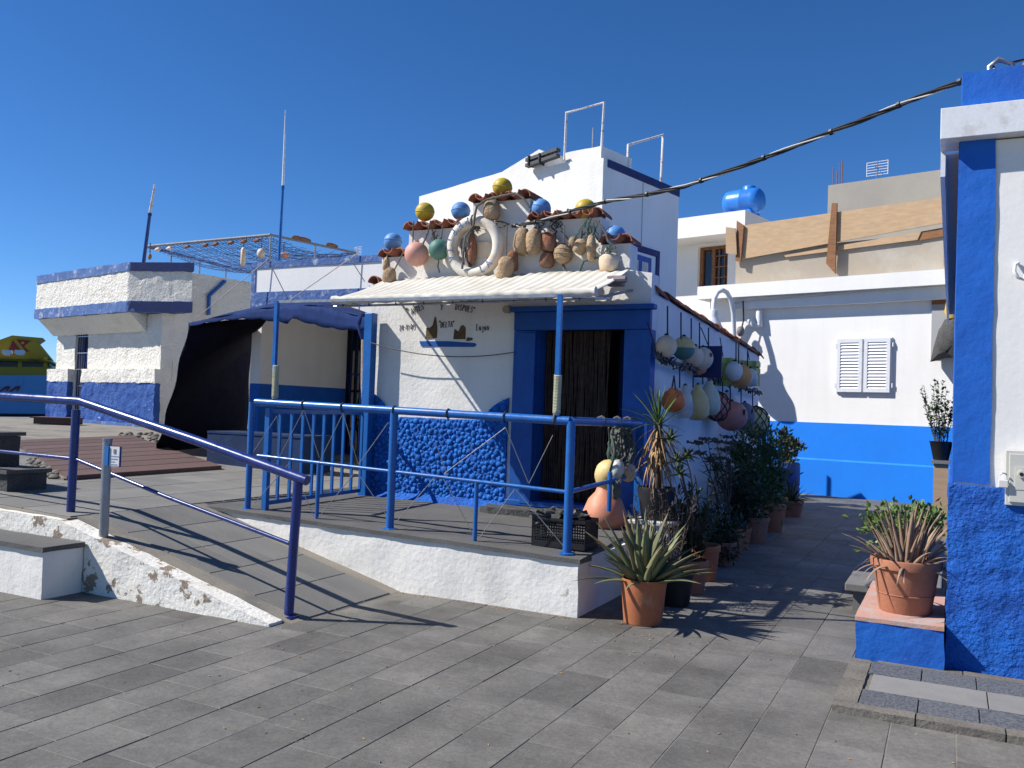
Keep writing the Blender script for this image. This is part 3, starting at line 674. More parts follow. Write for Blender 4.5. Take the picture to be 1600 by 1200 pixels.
# ================================================================== AWNING
AX0, AX1, AYB, AYF = -5.92, -2.93, 8.36, 7.45
azb = aty(780, 432, AYB).z + .02; azf = aty(740, 458, AYF).z
aw = thing('white_awning', (-4.4, 7.5, 2.6), 'white cloth awning sloping out over the cottage front', 'awning')
g = MB(); nx, ny = 270, 8; vs_ = []; fs_ = []
for i in range(nx + 1):
    for j in range(ny + 1):
        x = AX0 + (AX1 - AX0) * i / nx; t = j / ny
        z = azb + (azf - azb) * t - .02 * math.sin(math.pi * t) + .006 * math.sin(x * 57 + t * 1.5) + .005 * noise.noise(Vector((x * 3, t * 3, 0)))
        vs_.append((x, AYB + (AYF - AYB) * t, z))
for i in range(nx):
    for j in range(ny): a = i * (ny + 1) + j; fs_.append((a, a + 1, a + ny + 2, a + ny + 1))
aw_c = g.add(vs_, fs_).build('cloth', m_awn, aw, True)
sm = aw_c.modifiers.new('thickness', 'SOLIDIFY'); sm.thickness = .006
rp = [(AX0 - .03 + (AX1 - AX0 + .03) * i / 70, AYF - .02, azf - .03 + .004 * math.sin(i * 1.1)) for i in range(71)]
MB().tube(rp, [.042 + .008 * math.sin(i * 2.2) * math.sin(i * .7) + (.006 if i % 5 == 0 else 0) for i in range(71)], 12).build('rolled_hem', m_awn, aw, True)
MB().tube([(AX0 - .05, AYF + .03, azf - .09), (AX1 + .1, AYF + .03, azf - .085)], .012, 8).build('front_bar', m_galv, aw)
for k in range(9):
    x = AX0 + .1 + k * .34; MB().tube([(x, AYF - .02, azf - .065), (x + .01, AYF - .02, azf - .10)], .006, 5).build('hook', m_ropek, aw)
for x in (AX0 + .06, -4.4, AX1 - .02):
    MB().tube([(x, AYF + .03, azf - .08), (x, FY - .02, azb - .20)], .014, 8).build('side_arm', m_galv, aw)
MB().box(AX1 - .12, AX1 + .04, 8.0, 8.10, azb - .22, azb - .12).build('gear_box', m_bgrey, aw, bev=.01)
MB().tube([(AX1 - .02, 7.95, azb - .17), (AX1 + .10, 7.95, azb - .17)], .035, 10).build('winding_gear', m_bgrey, aw)
for k in range(5):
    x = AX0 + .3 + k * .62; MB().box(x - .10, x + .12, AYB - .01, FY - .012, azb - .01, azb + .004).build('fixing_tab', m_awn, aw)
# front poles and tie bar
def pole(px0, py0, px1, py1, label):
    b = aty(px1, py1, RYF); b.z = rail_top(b.x) + .038; t = aty(px0, py0, RYF)
    o = thing('awning_pole', b, label, 'pole')
    MB().box(min(b.x, t.x) - .018, min(b.x, t.x) + .02, RYF - .018, RYF + .018, b.z + .26, t.z).build('shaft', m_rail, o)
    MB().tube([(b.x, RYF, b.z), (b.x + .005, RYF, b.z + .33)], .026, 12).build('sleeve', m_galv, o, True)
    lash = MB(); 
    lash.tube([(b.x + .003 + .029 * math.cos(k * .7), RYF + .029 * math.sin(k * .7), b.z + .02 + k * .00135) for k in range(230)], .006, 4)
    lash.build('cord_lashing', m_pgreen, o)
    return t
tl = pole(433, 470, 429, 620, 'blue awning pole lashed on the railing in front of the dark tent')
tr = pole(877, 460, 869, 650, 'blue awning pole lashed on the railing in front of the bead curtain')
tb = thing('awning_tie_bar', tl, 'thin grey bar joining the two blue awning poles', 'bar')
MB().beam((tl.x - .02, RYF, tl.z - .01), (tr.x + .02, RYF, tr.z - .01), .02, .025).build('bar', m_galv, tb)
MB().beam((tr.x, RYF + .02, tr.z - .012), (tr.x + .05, AYF, azf - .09), .014, .014).build('stay', m_galv, tb)

# ================================================================== FLOATS ON THE GABLE
def rope_on(parent, pts, r=.007, m=None): return MB().tube(pts, r, 6).build('cord', m or m_rope, parent, True)
def top_ball(px, py, rp_, mat, label):
    c = aty(px, py, FY + .03); r = rp_ * mpp(c)
    o = thing('ball_float', c - Vector((0, 0, r)), label, 'float', 'ball floats set on the gable tiles')
    MB().ball(c, r, (1, 1, .97), 28, 16).build('body', mat, o, True)
    tl_ = Matrix.Rotation(random.uniform(-.25, .25), 3, 'X') @ Matrix.Rotation(random.uniform(-.25, .25), 3, 'Y')
    MB().tube([c + tl_ @ Vector((r * 1.0 * math.cos(a * .2618), r * 1.0 * math.sin(a * .2618), 0)) for a in range(24)], r * .045, 6, closed=True).build('seam', mat, o, True)
top_ball(785, 293, 15.5, m_yel, 'yellow ball float on the topmost step of the gable')
top_ball(664, 331, 15, m_yel, 'yellow ball float on the gable step above the pink float')
top_ball(720, 330, 15, m_lblue, 'light blue ball float on the gable just above the lifebuoy')
top_ball(845, 326, 16, m_lblue, 'light blue ball float on the gable step above the red-brown corks')
top_ball(915, 327, 16.5, m_yel, 'yellow ball float beside the cable on the gable step')
top_ball(614, 378, 14.5, m_lblue, 'light blue ball float on the lowest gable step beside the pink float')
top_ball(961, 368, 16.5, m_lblue, 'light blue ball float on the lowest gable step above the cream stone-like float')
def wall_float(kind, px, py, wp, hp, mat, label, ropes=(), tilt=0, off=None, seed=0, group=None, plane='y', cat='float', extra=None, cordm=None, name=None):
    P = (lambda a, b, o_: aty(a, b, FY - o_)) if plane == 'y' else (lambda a, b, o_: atx(a, b, CX1 + o_))
    off = off if off is not None else .1
    c = P(px, py, off); k = mpp(c) * (1.12 if plane == 'x' else 1.06); rw, rh = wp * k / 2, hp * k / 2
    o = thing(name or {'ball': 'hanging_float', 'cork': 'cork_float', 'jug': 'handled_float'}.get(kind, 'hanging_float'), c - Vector((0, 0, rh)), label, cat, group)
    mx = Matrix.Rotation(tilt, 3, 'Y') if plane == 'y' else Matrix.Rotation(tilt, 3, 'X')
    if kind == 'ball': MB().ball(c, 1, (rw, rw, rh), 26, 16, 0, 0, mx).build('body', mat, o, True)
    elif kind == 'cork':
        prof = [(.001, -rh), (rw * .55, -rh * .97), (rw * .86, -rh * .8), (rw, -rh * .35), (rw * .98, rh * .1), (rw * .9, rh * .55), (rw * .62, rh * .88), (rw * .25, rh), (.001, rh)]
        mb = MB().lathe(prof, 18, c, mx, .22, seed); b = mb.build('body', mat, o, True)
    elif kind == 'jug':
        prof = [(.001, -rh), (rw * .6, -rh * .97), (rw * .95, -rh * .7), (rw, -rh * .2), (rw * .8, rh * .35), (rw * .45, rh * .7), (rw * .3, rh * .82), (rw * .28, rh), (.001, rh)]
        MB().lathe(prof, 20, c, mx).build('body', mat, o, True)
        MB().tube([c + mx @ Vector((rw * .16 * math.cos(a * .63), 0, rh * .98 + rw * .16 * math.sin(a * .63))) for a in range(10)], rw * .07, 6, closed=True).build('eyelet', mat, o, True)
    if ropes: MB().ball(c + mx @ Vector((0, 0, rh * 1.02)), .02, (1.2, 1, .9), 8, 6, .5, seed + 2).build('knot', cordm or m_rope, o, True)
    for rpx in ropes:
        rope_on(o, [P(a, b, off + (.0 if i else .0)) for i, (a, b) in enumerate(rpx)], .008, cordm)
    if extra: extra(o, c, rw, rh, mx)
    return o
wall_float('ball', 651, 397, 36, 36, m_pink, 'large pink ball float hanging from the gable tiles', [[(646, 346), (645, 381)], [(672, 348), (668, 366), (660, 384)]], off=.15)
wall_float('ball', 686, 390, 31, 31, m_green, 'sea green ball float half behind the lifebuoy', [[(692, 352), (689, 376)], [(686, 405), (684, 416), (687, 426)]], off=.13)
C_ = 'weathered corks hung on the gable'
wall_float('cork', 769, 328, 25, 34, m_cork, 'stubby cork float hung under the topmost gable tiles', [[(766, 308), (768, 315)]], seed=1, group=C_)
wall_float('cork', 738, 388, 13, 48, m_corkr, 'long narrow brown cork hanging inside the lifebuoy', [[(738, 356), (738, 366)]], seed=2, group=C_, off=.07)
wall_float('cork', 816, 377, 23, 44, m_cork, 'tall pale cork beside the other tall cork under the right gable tiles', [[(820, 350), (818, 357)]], tilt=.12, seed=3, group=C_)
wall_float('cork', 835, 377, 25, 37, m_cork, 'barrel shaped pale cork next to the red-brown corks', [[(838, 350), (836, 361)]], seed=4, group=C_, off=.14)
wall_float('cork', 858, 378, 23, 31, m_corkr, 'red-brown cork hung above a second red-brown cork', [[(859, 346), (858, 364)]], seed=5, group=C_, cordm=m_ropeg)
wall_float('cork', 855, 405, 22, 25, m_corkr, 'lower of the two red-brown corks on the gable', [[(858, 390), (856, 396)]], seed=6, group=C_)
def ridges(o, c, rw, rh, mx):
    for k in (-.45, 0, .45):
        MB().tube([c + Vector((rw * 1.02 * math.sqrt(1 - k * k) * math.cos(a * .314), rw * 1.02 * math.sqrt(1 - k * k) * math.sin(a * .314), rh * k)) for a in range(20)], .006, 5, closed=True).build('binding', m_cork, o)
    MB().tube([c + Vector((.0, 0, -rh)), c + Vector((.02, 0, -rh - .05)), c + Vector((.05, 0, -rh - .09))], .016, 6).build('rope_tail', m_rope, o, True)
wall_float('ball', 880, 397, 28, 30, m_cork, 'round bound cork with a rope tail on the gable', [[(882, 352), (881, 383)]], seed=7, group=C_, extra=ridges)
wall_float('cork', 907, 386, 22, 22, m_cork, 'small lumpy cork tilted beside the bottle shaped cork', [[(910, 360), (908, 378)]], tilt=.6, seed=8, group=C_)
wall_float('cork', 924, 388, 15, 40, m_cork, 'bottle shaped cork near the right end of the gable', [[(925, 352), (924, 370)]], seed=9, group=C_, off=.13, cordm=m_ropeg)
wall_float('cork', 951, 411, 31, 28, m_cream, 'cream stone-like float hung at the right end of the gable', [[(948, 385), (949, 399)]], seed=10, off=.14, cordm=m_ropeg)
wall_float('cork', 790, 421, 26, 36, m_cork, 'broad cork resting on the awning right of the lifebuoy', [[(792, 352), (791, 405)]], tilt=.15, seed=11, group=C_, off=.22)
wall_float('cork', 608, 431, 21, 23, m_cork, 'round cork resting on the left end of the awning', [[(605, 398), (607, 420)], [(630, 395), (615, 424)]], seed=12, group=C_, off=.22)
wall_float('cork', 604, 412, 11, 22, m_cork, 'little pointed cork just above the round cork on the left of the gable', [], seed=13, group=C_, off=.10)
# ropes slung along the gable
def slung(pxs, r, m, label, off=.06):
    P_ = [aty(a, b, FY - off) for a, b in pxs]; o = MB().tube(P_, r, 7).build('slung_rope', m, None, True, org=P_[0]); tag(o, label, 'rope')
slung([(722, 420), (724, 395), (727, 370), (740, 352), (742, 335), (745, 322), (760, 312), (785, 306), (805, 302), (818, 310), (827, 324)], .014, m_rope, 'thick grey rope looped over the gable top and the lifebuoy', .2)
slung([(726, 404), (732, 422), (742, 432), (756, 428), (762, 420)], .022, m_ropew, 'frayed pale rope lying in the bottom of the lifebuoy', .1)
slung([(930, 345), (938, 352), (946, 362), (950, 376), (962, 388)], .012, m_rope, 'grey rope curling round the right end of the gable', .14)
slung([(880, 365), (892, 378), (903, 376), (915, 362)], .008, m_rope, 'thin cord sagging between the gable corks', .06)
slung([(905, 425), (912, 408), (924, 405), (935, 402)], .012, m_ropeg, 'knotted green rope under the bottle shaped cork', .14)
def tangle(px, py, wp, hp, n, m, label, off, seed):
    c = aty(px, py, FY - off); k = mpp(c); o = thing('rope_tangle', c, label, 'rope'); rg = random.Random(seed)
    for i in range(n):
        a = c + Vector((rg.uniform(-1, 1) * wp * k / 2, rg.uniform(-.02, .03), hp * k / 2 * rg.uniform(.3, 1))); pts = [a]
        for q in range(7): pts.append(pts[-1] + Vector((rg.uniform(-1, 1) * wp * k * .16, rg.uniform(-.012, .012), -hp * k / 8 * rg.uniform(.3, 1.3))))
        MB().tube(pts, rg.uniform(.004, .009), 5).build('strand', m, o, True)
tangle(925, 356, 26, 40, 9, m_ropeg, 'green rope tangle tied at the right step of the gable', .12, 1)
tangle(674, 372, 20, 34, 6, m_rope, 'grey cords knotted between the pink and green floats', .08, 2)
tangle(762, 352, 60, 14, 8, m_rope, 'dark twisted cords at the end of the cable bundle', .10, 3)
tangle(860, 352, 40, 30, 8, m_ropek, 'dark cords hanging under the right gable tiles', .07, 4)
tangle(728, 400, 16, 60, 8, m_rope, 'frayed grey ropes hanging down inside the lifebuoy', .06, 5)
tangle(948, 392, 22, 30, 8, m_ropeg, 'green cords knotted round the cream stone-like float', .13, 6)
wall_float('cork', 800, 408, 20, 30, m_corkr, 'dark cork half behind the broad cork on the awning', [], seed=21, group=C_, off=.12)
wall_float('cork', 896, 380, 14, 18, m_cork, 'tiny cork between the bound cork and the small lumpy cork', [], seed=22, group=C_, off=.08)
# lifebuoy
lc = aty(742, 386, FY - .12); kk = mpp(lc); RO, RI = 50 * kk, 32 * kk; rm_, rt = (RO + RI) / 2, (RO - RI) / 2
lb = thing('lifebuoy', lc - Vector((0, 0, RO)), 'old white lifebuoy with faded blue letters hung on the gable', 'lifebuoy')
tb_ = MB().tube([lc + Vector((rm_ * math.cos(a * math.pi / 24), 0, rm_ * 1.02 * math.sin(a * math.pi / 24))) for a in range(48)], rt, 14, closed=True)
tb_.build('ring', m_ring, lb, True)
def ring_text(text, a0, da):
    for i, ch in enumerate(text):
        a = a0 + da * i; cen = lc + Vector((rm_ * math.cos(a), -rt * .93, rm_ * math.sin(a)))
        inn = Vector((-math.cos(a), 0, -math.sin(a))); tan = Vector((-math.sin(a), 0, math.cos(a)))   # letter tops point inward
        mb = MB(); h = rt * 1.2
        letters(mb, ch, cen - inn * h * .5 - tan * h * .3, tan, inn, h, .008); mb.build('letter', m_inkb, lb, clean=False)
ring_text('PEPITA', R(107), R(19.5)); ring_text('LA', R(298), R(17))
MB().tube([lc + Vector((math.cos(R(95)) * rm_ + .05 * 0, rt * 1.06 * math.sin(k * .785), 0)) + Vector((0, 0, rm_ * math.sin(R(95)) + rt * 1.06 * math.cos(k * .785))) for k in range(8)], .012, 6, closed=True).build('rope_hitch', m_rope, lb, True)

# ================================================================== FLOATS ON THE ALLEY WALL
U = 'floats hung in the upper row on the alley wall'; Lw = 'floats hung in the lower row on the alley wall'
def cordz(px, y0, y1): return [[(px, y0), (px, (y0 + y1) / 2), (px, y1)]]
def patch(o, c, rw, rh, mx): 
    MB().box(c.x + rw * .86, c.x + rw * .97, c.y - rw * .55, c.y - rw * .15, c.z + rh * .1, c.z + rh * .45).build('black_patch', m_black, o)
def halfgreen(o, c, rw, rh, mx):
    mb = MB().ball(c - Vector((0, 0, .0)), 1.012, (rw, rw, rh), 26, 16)
    mb2 = MB(); keep = [f for f in mb.f if sum(mb.v[i].z for i in f) / len(f) < c.z - rh * .05]
    mb2.v = mb.v; mb2.f = keep; mb2.build('green_lower_half', m_green, o, True)
def netting(o, c, rw, rh, mx):
    n_ = MB()
    for s in (-1, 1):
        for k in range(9):
            a0 = k * .698
            n_.tube([c + Vector((rw * 1.03 * math.sin(t) * math.cos(a0 + s * t * .9), rw * 1.03 * math.sin(t) * math.sin(a0 + s * t * .9), rh * 1.03 * math.cos(t))) for t in [math.pi * (.06 + .88 * i / 14) for i in range(15)]], .007, 4)
    n_.build('net_cover', m_ropek, o, clean=False)
wf = lambda *a, **k: wall_float(*a, plane='x', cordm=m_ropek, **k)
wf('ball', 1041, 541, 30, 31, m_cream, 'cream ball float hung nearest the blue door frame on the alley wall', cordz(1043, 478, 530), off=.16, group=U)
wf('ball', 1068, 544, 32, 33, m_yelf, 'ball float half cream and half green on the alley wall', cordz(1064, 488, 530), off=.17, group=U, extra=halfgreen)
wf('ball', 1086, 557, 26, 30, m_cream, 'pinkish cream ball float between the half green float and the patched float', cordz(1080, 497, 545), off=.14, group=U)
wf('ball', 1098, 560, 29, 32, m_cream, 'cream ball float with a small black patch', cordz(1093, 504, 548), off=.2, group=U, extra=patch)
wf('ball', 1115, 562, 24, 28, m_palew, 'small pale ball float beside the navy panel', cordz(1107, 512, 552), off=.18, group=U)
def crate_at(px, py0, py1, mat, dep, label, name):
    a = atx(px, py1, CX1 + .16); zt_ = atx(px, py0, CX1 + .16).z; o = thing(name, a, label, 'crate')
    y0, y1 = a.y, a.y + .30; z0, z1 = a.z, zt_; x0 = CX1 + .03; t_ = .018
    MB().box(x0, x0 + t_, y0, y1, z0, z1).build('back_board', mat, o)
    MB().box(x0 + t_ + .001, x0 + dep, y1 - t_, y1, z0, z1).build('side_board', mat, o)
    MB().box(x0 + t_ + .001, x0 + dep, y0 + t_ + .001, y1 - t_ - .001, z0, z0 + t_).build('bottom_board', mat, o)
    for k in range(4):
        zz = z0 + (z1 - z0) * k / 4; MB().box(x0 + t_ + .001, x0 + dep, y0, y0 + t_, zz, zz + (z1 - z0) / 4 - .012).build('slat', mat, o)
        MB().box(x0 + dep, x0 + dep + .012, y0, y1, zz, zz + (z1 - z0) / 4 - .02).build('slat', mat, o)
    rope_on(o, [(x0 + .1, y0 + .05, z1), (x0 + .05, y0 + .06, z1 + .25)], .006, m_ropek)
a_ = atx(1112, 590, CX1 + .25); b_ = atx(1130, 546, CX1 + .25)
nb_ = thing('navy_board', a_, 'flat navy board hung among the floats on the alley wall', 'board')
MB().box(CX1 + .04, CX1 + .36, a_.y, a_.y + .025, a_.z, b_.z).build('board', m_navybox, nb_)
rope_on(nb_, [(CX1 + .2, a_.y + .01, b_.z), (CX1 + .1, a_.y + .02, b_.z + .22)], .006, m_ropek)
crate_at(1131, 557, 602, m_box, .22, 'lime green slatted crate hung right behind the navy board', 'slatted_crate')
crate_at(1172, 562, 602, m_box, .20, 'lime green slatted crate hung at the far end of the alley wall', 'slatted_crate')
wf('ball', 1147, 580, 24, 28, m_palew, 'small white ball float just before the orange ball', cordz(1150, 530, 568), off=.30, group=U)
wf('ball', 1158, 588, 31, 33, m_lor, 'light orange ball float between the two lime crates', cordz(1154, 534, 575), off=.36, group=U)
wf('ball', 1172, 590, 22, 26, m_palew, 'pale ball float hung in front of the far lime crate', cordz(1168, 540, 578), off=.36, group=U)
wf('ball', 1091, 575, 24, 20, m_palor, 'flattened peach float under the two cream floats', [], off=.12, group=U)
# sagging line that carries the lower row
lp = [atx(x, y, CX1 + .12) for x, y in ((1026, 556), (1040, 562), (1056, 568), (1080, 575), (1105, 588), (1130, 596), (1160, 606), (1188, 614))]
ln = thing('float_line', lp[0], 'dark knotted rope strung along the alley wall carrying floats', 'rope')
MB().tube(lp, .022, 8).build('line', m_rope, ln, True)
for i in range(26):
    t = i / 25 * (len(lp) - 1); k = min(int(t), len(lp) - 2); p_ = lp[k].lerp(lp[k + 1], t - k); rg = random.Random(i)
    MB().tube([p_ + Vector((rg.uniform(-.03, .05), rg.uniform(-.06, .06), rg.uniform(-.07, .05))) for q in range(7)], rg.uniform(.007, .012), 5).build('knot', m_ropek if i % 3 else m_rope, ln, True)
MB().tube([atx(1012, 505, CX1 + .05), atx(1020, 530, CX1 + .06), lp[0]], .008, 5).build('end_cord', m_ropek, ln)
def lugs(o, c, rw, rh, mx):
    for s in (-1, 1):
        MB().lathe([(rw * .36, -rh * .2), (rw * .30, rh * .3), (rw * .16, rh * .5), (.001, rh * .52)], 12, c + Vector((.0, s * rw * .62, rh * .55))).build('lug', m_oran, o, True)
    rope_on(o, [c + Vector((0, -rw * .5, rh)), c + Vector((0, 0, rh * 2.1)), c + Vector((0, rw * .5, rh))], .008, m_ropek)
wf('ball', 1052, 626, 34, 33, m_oran, 'bright orange two-lugged float hung above the yucca', [], off=.2, group=Lw, extra=lugs)
wf('jug', 1070, 628, 24, 46, m_palew, 'translucent white float beside the bright orange one', cordz(1062, 575, 606), off=.14, group=Lw)
wf('jug', 1090, 629, 33, 50, m_yelf, 'pale yellow jug shaped float in the lower row', cordz(1083, 578, 606), off=.2, group=Lw)
wf('jug', 1108, 622, 32, 48, m_pgreen, 'pale green jug shaped float behind the yellow one', cordz(1098, 583, 600), off=.2, group=Lw)
wf('ball', 1121, 635, 34, 40, m_redf, 'faded red float under a net behind the pale green jug', cordz(1115, 592, 618), off=.17, group=Lw, extra=netting)
wf('ball', 1135, 635, 31, 41, m_palew, 'pale grey oval float between the red netted and the big pink ones', cordz(1129, 597, 616), off=.2, group=Lw)
wf('ball', 1143, 650, 44, 42, m_redf, 'big faded pink float with a small black patch in the lower row', cordz(1141, 600, 632), off=.30, group=Lw, extra=patch)
wf('ball', 1163, 651, 30, 40, m_bgrey, 'blue-grey float squeezed behind the big pink one', cordz(1158, 607, 632), off=.2, group=Lw)
wf('ball', 1181, 660, 36, 44, m_yelf, 'yellow float in a black net at the end of the lower row', cordz(1176, 610, 640), off=.22, group=Lw, extra=netting)

# ================================================================== RIGHT HAND HOUSE
BX, BY = .02, 6.40
rh_ = thing('corner_house', (2, 9, 0), 'white corner house with a cobalt corner stripe, rough cobalt base and white fascia', 'house')
MB().box(BX, 6, BY, 16.5, -.02, 3.46).build('wall', m_smooth, rh_, rough=(.35, .006, 1.5))
st = [(BX - .004, BY - .006)]
MB().box(BX - .006, BX + .205, BY - .012, BY + .004, 1.23, 3.47).build('corner_stripe', m_blue, rh_, rough=(.05, .004, 5), smooth=True)
MB().box(BX - .010, BX - .001, BY + .006, 16.4, 1.2, 3.47).build('alley_stripe', m_blue, rh_)
MB().box(BX - .03, 6.02, BY - .05, BY + .25, -.02, 1.21).build('rough_base', m_blue_r, rh_, rough=(.035, .014, 9), smooth=True)
MB().box(BX - .02, BX + .01, BY + .252, 16.4, -.02, 1.19).build('rough_base', m_blue_r, rh_, rough=(.2, .01, 5))
MB().box(-.10, 6.1, BY - .11, BY + .2, 3.47, 3.675).build('fascia', m_whitemetal, rh_, bev=.004)
MB().box(-.10, -.07, BY + .201, 16.3, 3.30, 3.672).build('side_fascia', m_whitemetal, rh_)
MB().box(-.068, BX - .001, BY + .201, 16.3, 3.45, 3.46).build('soffit', m_smooth, rh_)
MB().box(-.09, 6.1, BY + .202, 16.4, 3.465, 3.66).build('roof_slab', m_smooth, rh_) if False else None
MB().box(BX, 6, BY - .01, BY + .14, 3.676, 3.93).build('blue_parapet', m_blue, rh_, rough=(.1, .006, 4), smooth=True)
MB().box(BX, BX + .14, BY + .142, 16, 3.62, 3.92).build('blue_parapet', m_blue, rh_, rough=(.3, .006, 4))
MB().lathe([(.20, -.05), (.2, .10), (.17, .15), (.10, .19), (.001, .21)], 20, (.56, BY + .34, 3.92)).build('terracotta_cowl', m_terra, rh_, True)
hk = aty(1592, 432, BY - .03)
hook = MB().tube([aty(1591, 411, BY - .005), aty(1586, 414, BY - .04), aty(1585, 424, BY - .05), aty(1591, 434, BY - .05), aty(1600, 437, BY - .04), aty(1603, 428, BY - .03)], .011, 8).build('wall_hook', m_whitemetal, None, True, org=hk)
tag(hook, 'small white hook fixed on the corner house wall', 'hook')
a_ = aty(1571, 703, BY - .02); b_ = aty(1572, 788, BY - .02)
mx0, mz1, mz0 = a_.x, a_.z, b_.z
cab = thing('meter_cabinet', (mx0 + .25, BY, mz0), 'ivory meter cabinet with a padlock set in the corner house wall', 'cabinet')
MB().box(mx0, mx0 + .5, BY - .075, BY - .002, mz0, mz1).build('frame', m_alu, cab, bev=.004)
MB().box(mx0 + .02, mx0 + .135, BY - .085, BY - .0755, mz0 + .02, mz1 - .02).build('door_panel', m_alu, cab, bev=.004)
MB().box(mx0 + .15, mx0 + .45, BY - .085, BY - .0755, mz0 + .02, mz1 - .02).build('door_panel', m_alu, cab, bev=.004)
MB().box(mx0 + .05, mx0 + .12, BY - .088, BY - .0852, mz0 + .10, mz1 - .1).build('lock_plate', m_alu, cab, bev=.002)
MB().tube([(mx0 + .085, BY - .12, mz0 + .2), (mx0 + .085, BY - .0882, mz0 + .2)], .022, 14).build('key_barrel', m_alu, cab, True)
MB().tube([(mx0 + .085, BY - .1225, mz0 + .2), (mx0 + .085, BY - .1202, mz0 + .2)], .012, 12).build('keyhole', m_black, cab)
lk = Vector((mx0 - .012, BY - .10, mz0 + .11))
pdl = thing('padlock', lk, 'worn brass padlock hanging on the edge of the meter cabinet', 'padlock')
MB().box(lk.x - .027, lk.x + .027, lk.y - .01, lk.y + .01, lk.z, lk.z + .048).build('body', m_rust, pdl, bev=.004)
MB().tube([lk + Vector((.018 * math.cos(t), 0, .048 + (.028 + .014 * math.sin(t) if 0 <= t <= math.pi else 0))) for t in [k * math.pi / 8 for k in range(9)]], .0045, 6).build('shackle', m_galv, pdl, True)

# pavement strip with tiles at the foot of the corner house
pv = MB().box(-.55, 6, 5.17, 6.36, -.02, .028).build('pavement', m_kerb)
tag(pv, kind='structure')
ktop = .042
kx = -.56
for i in range(12):
    l = .42
    if kx > 4: break
    MB().box(kx, kx + l - .008, 5.14, 5.245, -.01, ktop).build('kerb_stone', m_kerb, pv, rough=(.05, .004, 12)); kx += l
ky = 5.25
while ky < 6.2:
    MB().box(-.565, -.44, ky, min(6.22, ky + .45) - .008, -.01, ktop).build('kerb_stone', m_kerb, pv, rough=(.05, .004, 12)); ky += .45
yy = 5.25
rowsP = [(.30, m_kalp, .30), (.36, m_palet, .62), (.30, m_kalp, .30), (.10, m_kerb, .5)]
for rr_, (dy, mt, wx) in enumerate(rowsP):
    x = -.435 + (rr_ % 2) * .03
    while x < 3.2:
        MB().box(x, x + wx - .006, yy, yy + dy - .006, .0, ktop - .001 + random.uniform(-.002, .001)).build('tile', mt, pv, bev=.003); x += wx
    yy += dy
# painted block that carries a flower pot, and a stone bench behind it
pbk = thing('painted_block', (-.25, 6.8, 0), 'cobalt painted block with a worn pink top beside the corner house', 'block')
MB().box(-.545, -.02, 6.24, 7.72, -.01, .285).build('painted_side', m_scuff, pbk, rough=(.05, .009, 7), smooth=True)
MB().box(-.55, -.02, 6.235, 7.72, .286, .312).build('worn_top', m_rim, pbk, rough=(.08, .004, 6))
bn = thing('stone_bench', (-.45, 8.6, 0), 'low grey stone step behind the cobalt painted block', 'step')
MB().box(-.72, -.05, 7.95, 9.6, -.01, .17).build('base', m_rslab, bn); MB().box(-.78, -.05, 7.88, 9.65, .172, .24).build('top_slab', m_rslab, bn, bev=.01)

# ================================================================== FAR HOUSE ACROSS THE ALLEY (turned 13.5 degrees)
AN = R(13.5); Bd = Vector((math.cos(AN), -math.sin(AN), 0)); Ad = Vector((math.sin(AN), math.cos(AN), 0)); FO = Vector((-5.0, 20.35, 0))
MF = Matrix(((Bd.x, Ad.x, 0, FO.x), (Bd.y, Ad.y, 0, FO.y), (0, 0, 1, 0), (0, 0, 0, 1))); MFI = MF.inverted()
def onfar(px, py, off=0): return atp(px, py, FO - Ad * off, Ad)
def far(px, py, off=0): q = MFI @ onfar(px, py, off); return q.x, q.z
FB = lambda: MB(MF)
dz = far(1300, 661)[1]; fz0, fz1 = far(1300, 455, .35)[1], far(1300, 433, .35)[1]
fh = thing('far_house', FO, 'long white house with bright blue dado and louvred shutters closing the alley', 'house')
FB().box(-.15, 11, 0, 6, dz, fz0 + .1).build('wall', m_smooth, fh)
FB().box(-.16, 11, -.025, .1, -.02, dz).build('blue_dado', m_farblue, fh, rough=(.4, .004, 1.5))
q1 = far(1250, 716)[1]
FB().prism([(-.16, -.026, -.01), (-.16, -.055, -.01), (-.16, -.055, q1 - .012), (-.16, -.026, q1 + .022)], (11.16, 0, 0)).build('dado_plinth', m_farblue, fh)
FB().box(-.30, 11, -.36, 5.8, fz0, fz1).build('roof_fascia', m_smooth, fh)
FB().box(.45, 11, -.18, -.002, fz0 - .26, fz0 - .003).build('gutter_beam', m_smooth, fh)
FB().tube([(.40, -.30, fz0 - .02), (.42, -.22, fz0 - .12), (1.2, -.22, fz0 - .08), (5, -.25, fz0 + .02)], .018, 6).build('roof_cable', m_cablew, fh)
x0, z1 = far(1309, 529); x1, z0 = far(1393, 615)
sh = tag(FB().box(x0, x1, -.045, -.003, z0, z1).build('shutter_frame', m_whitemetal, fh), None)
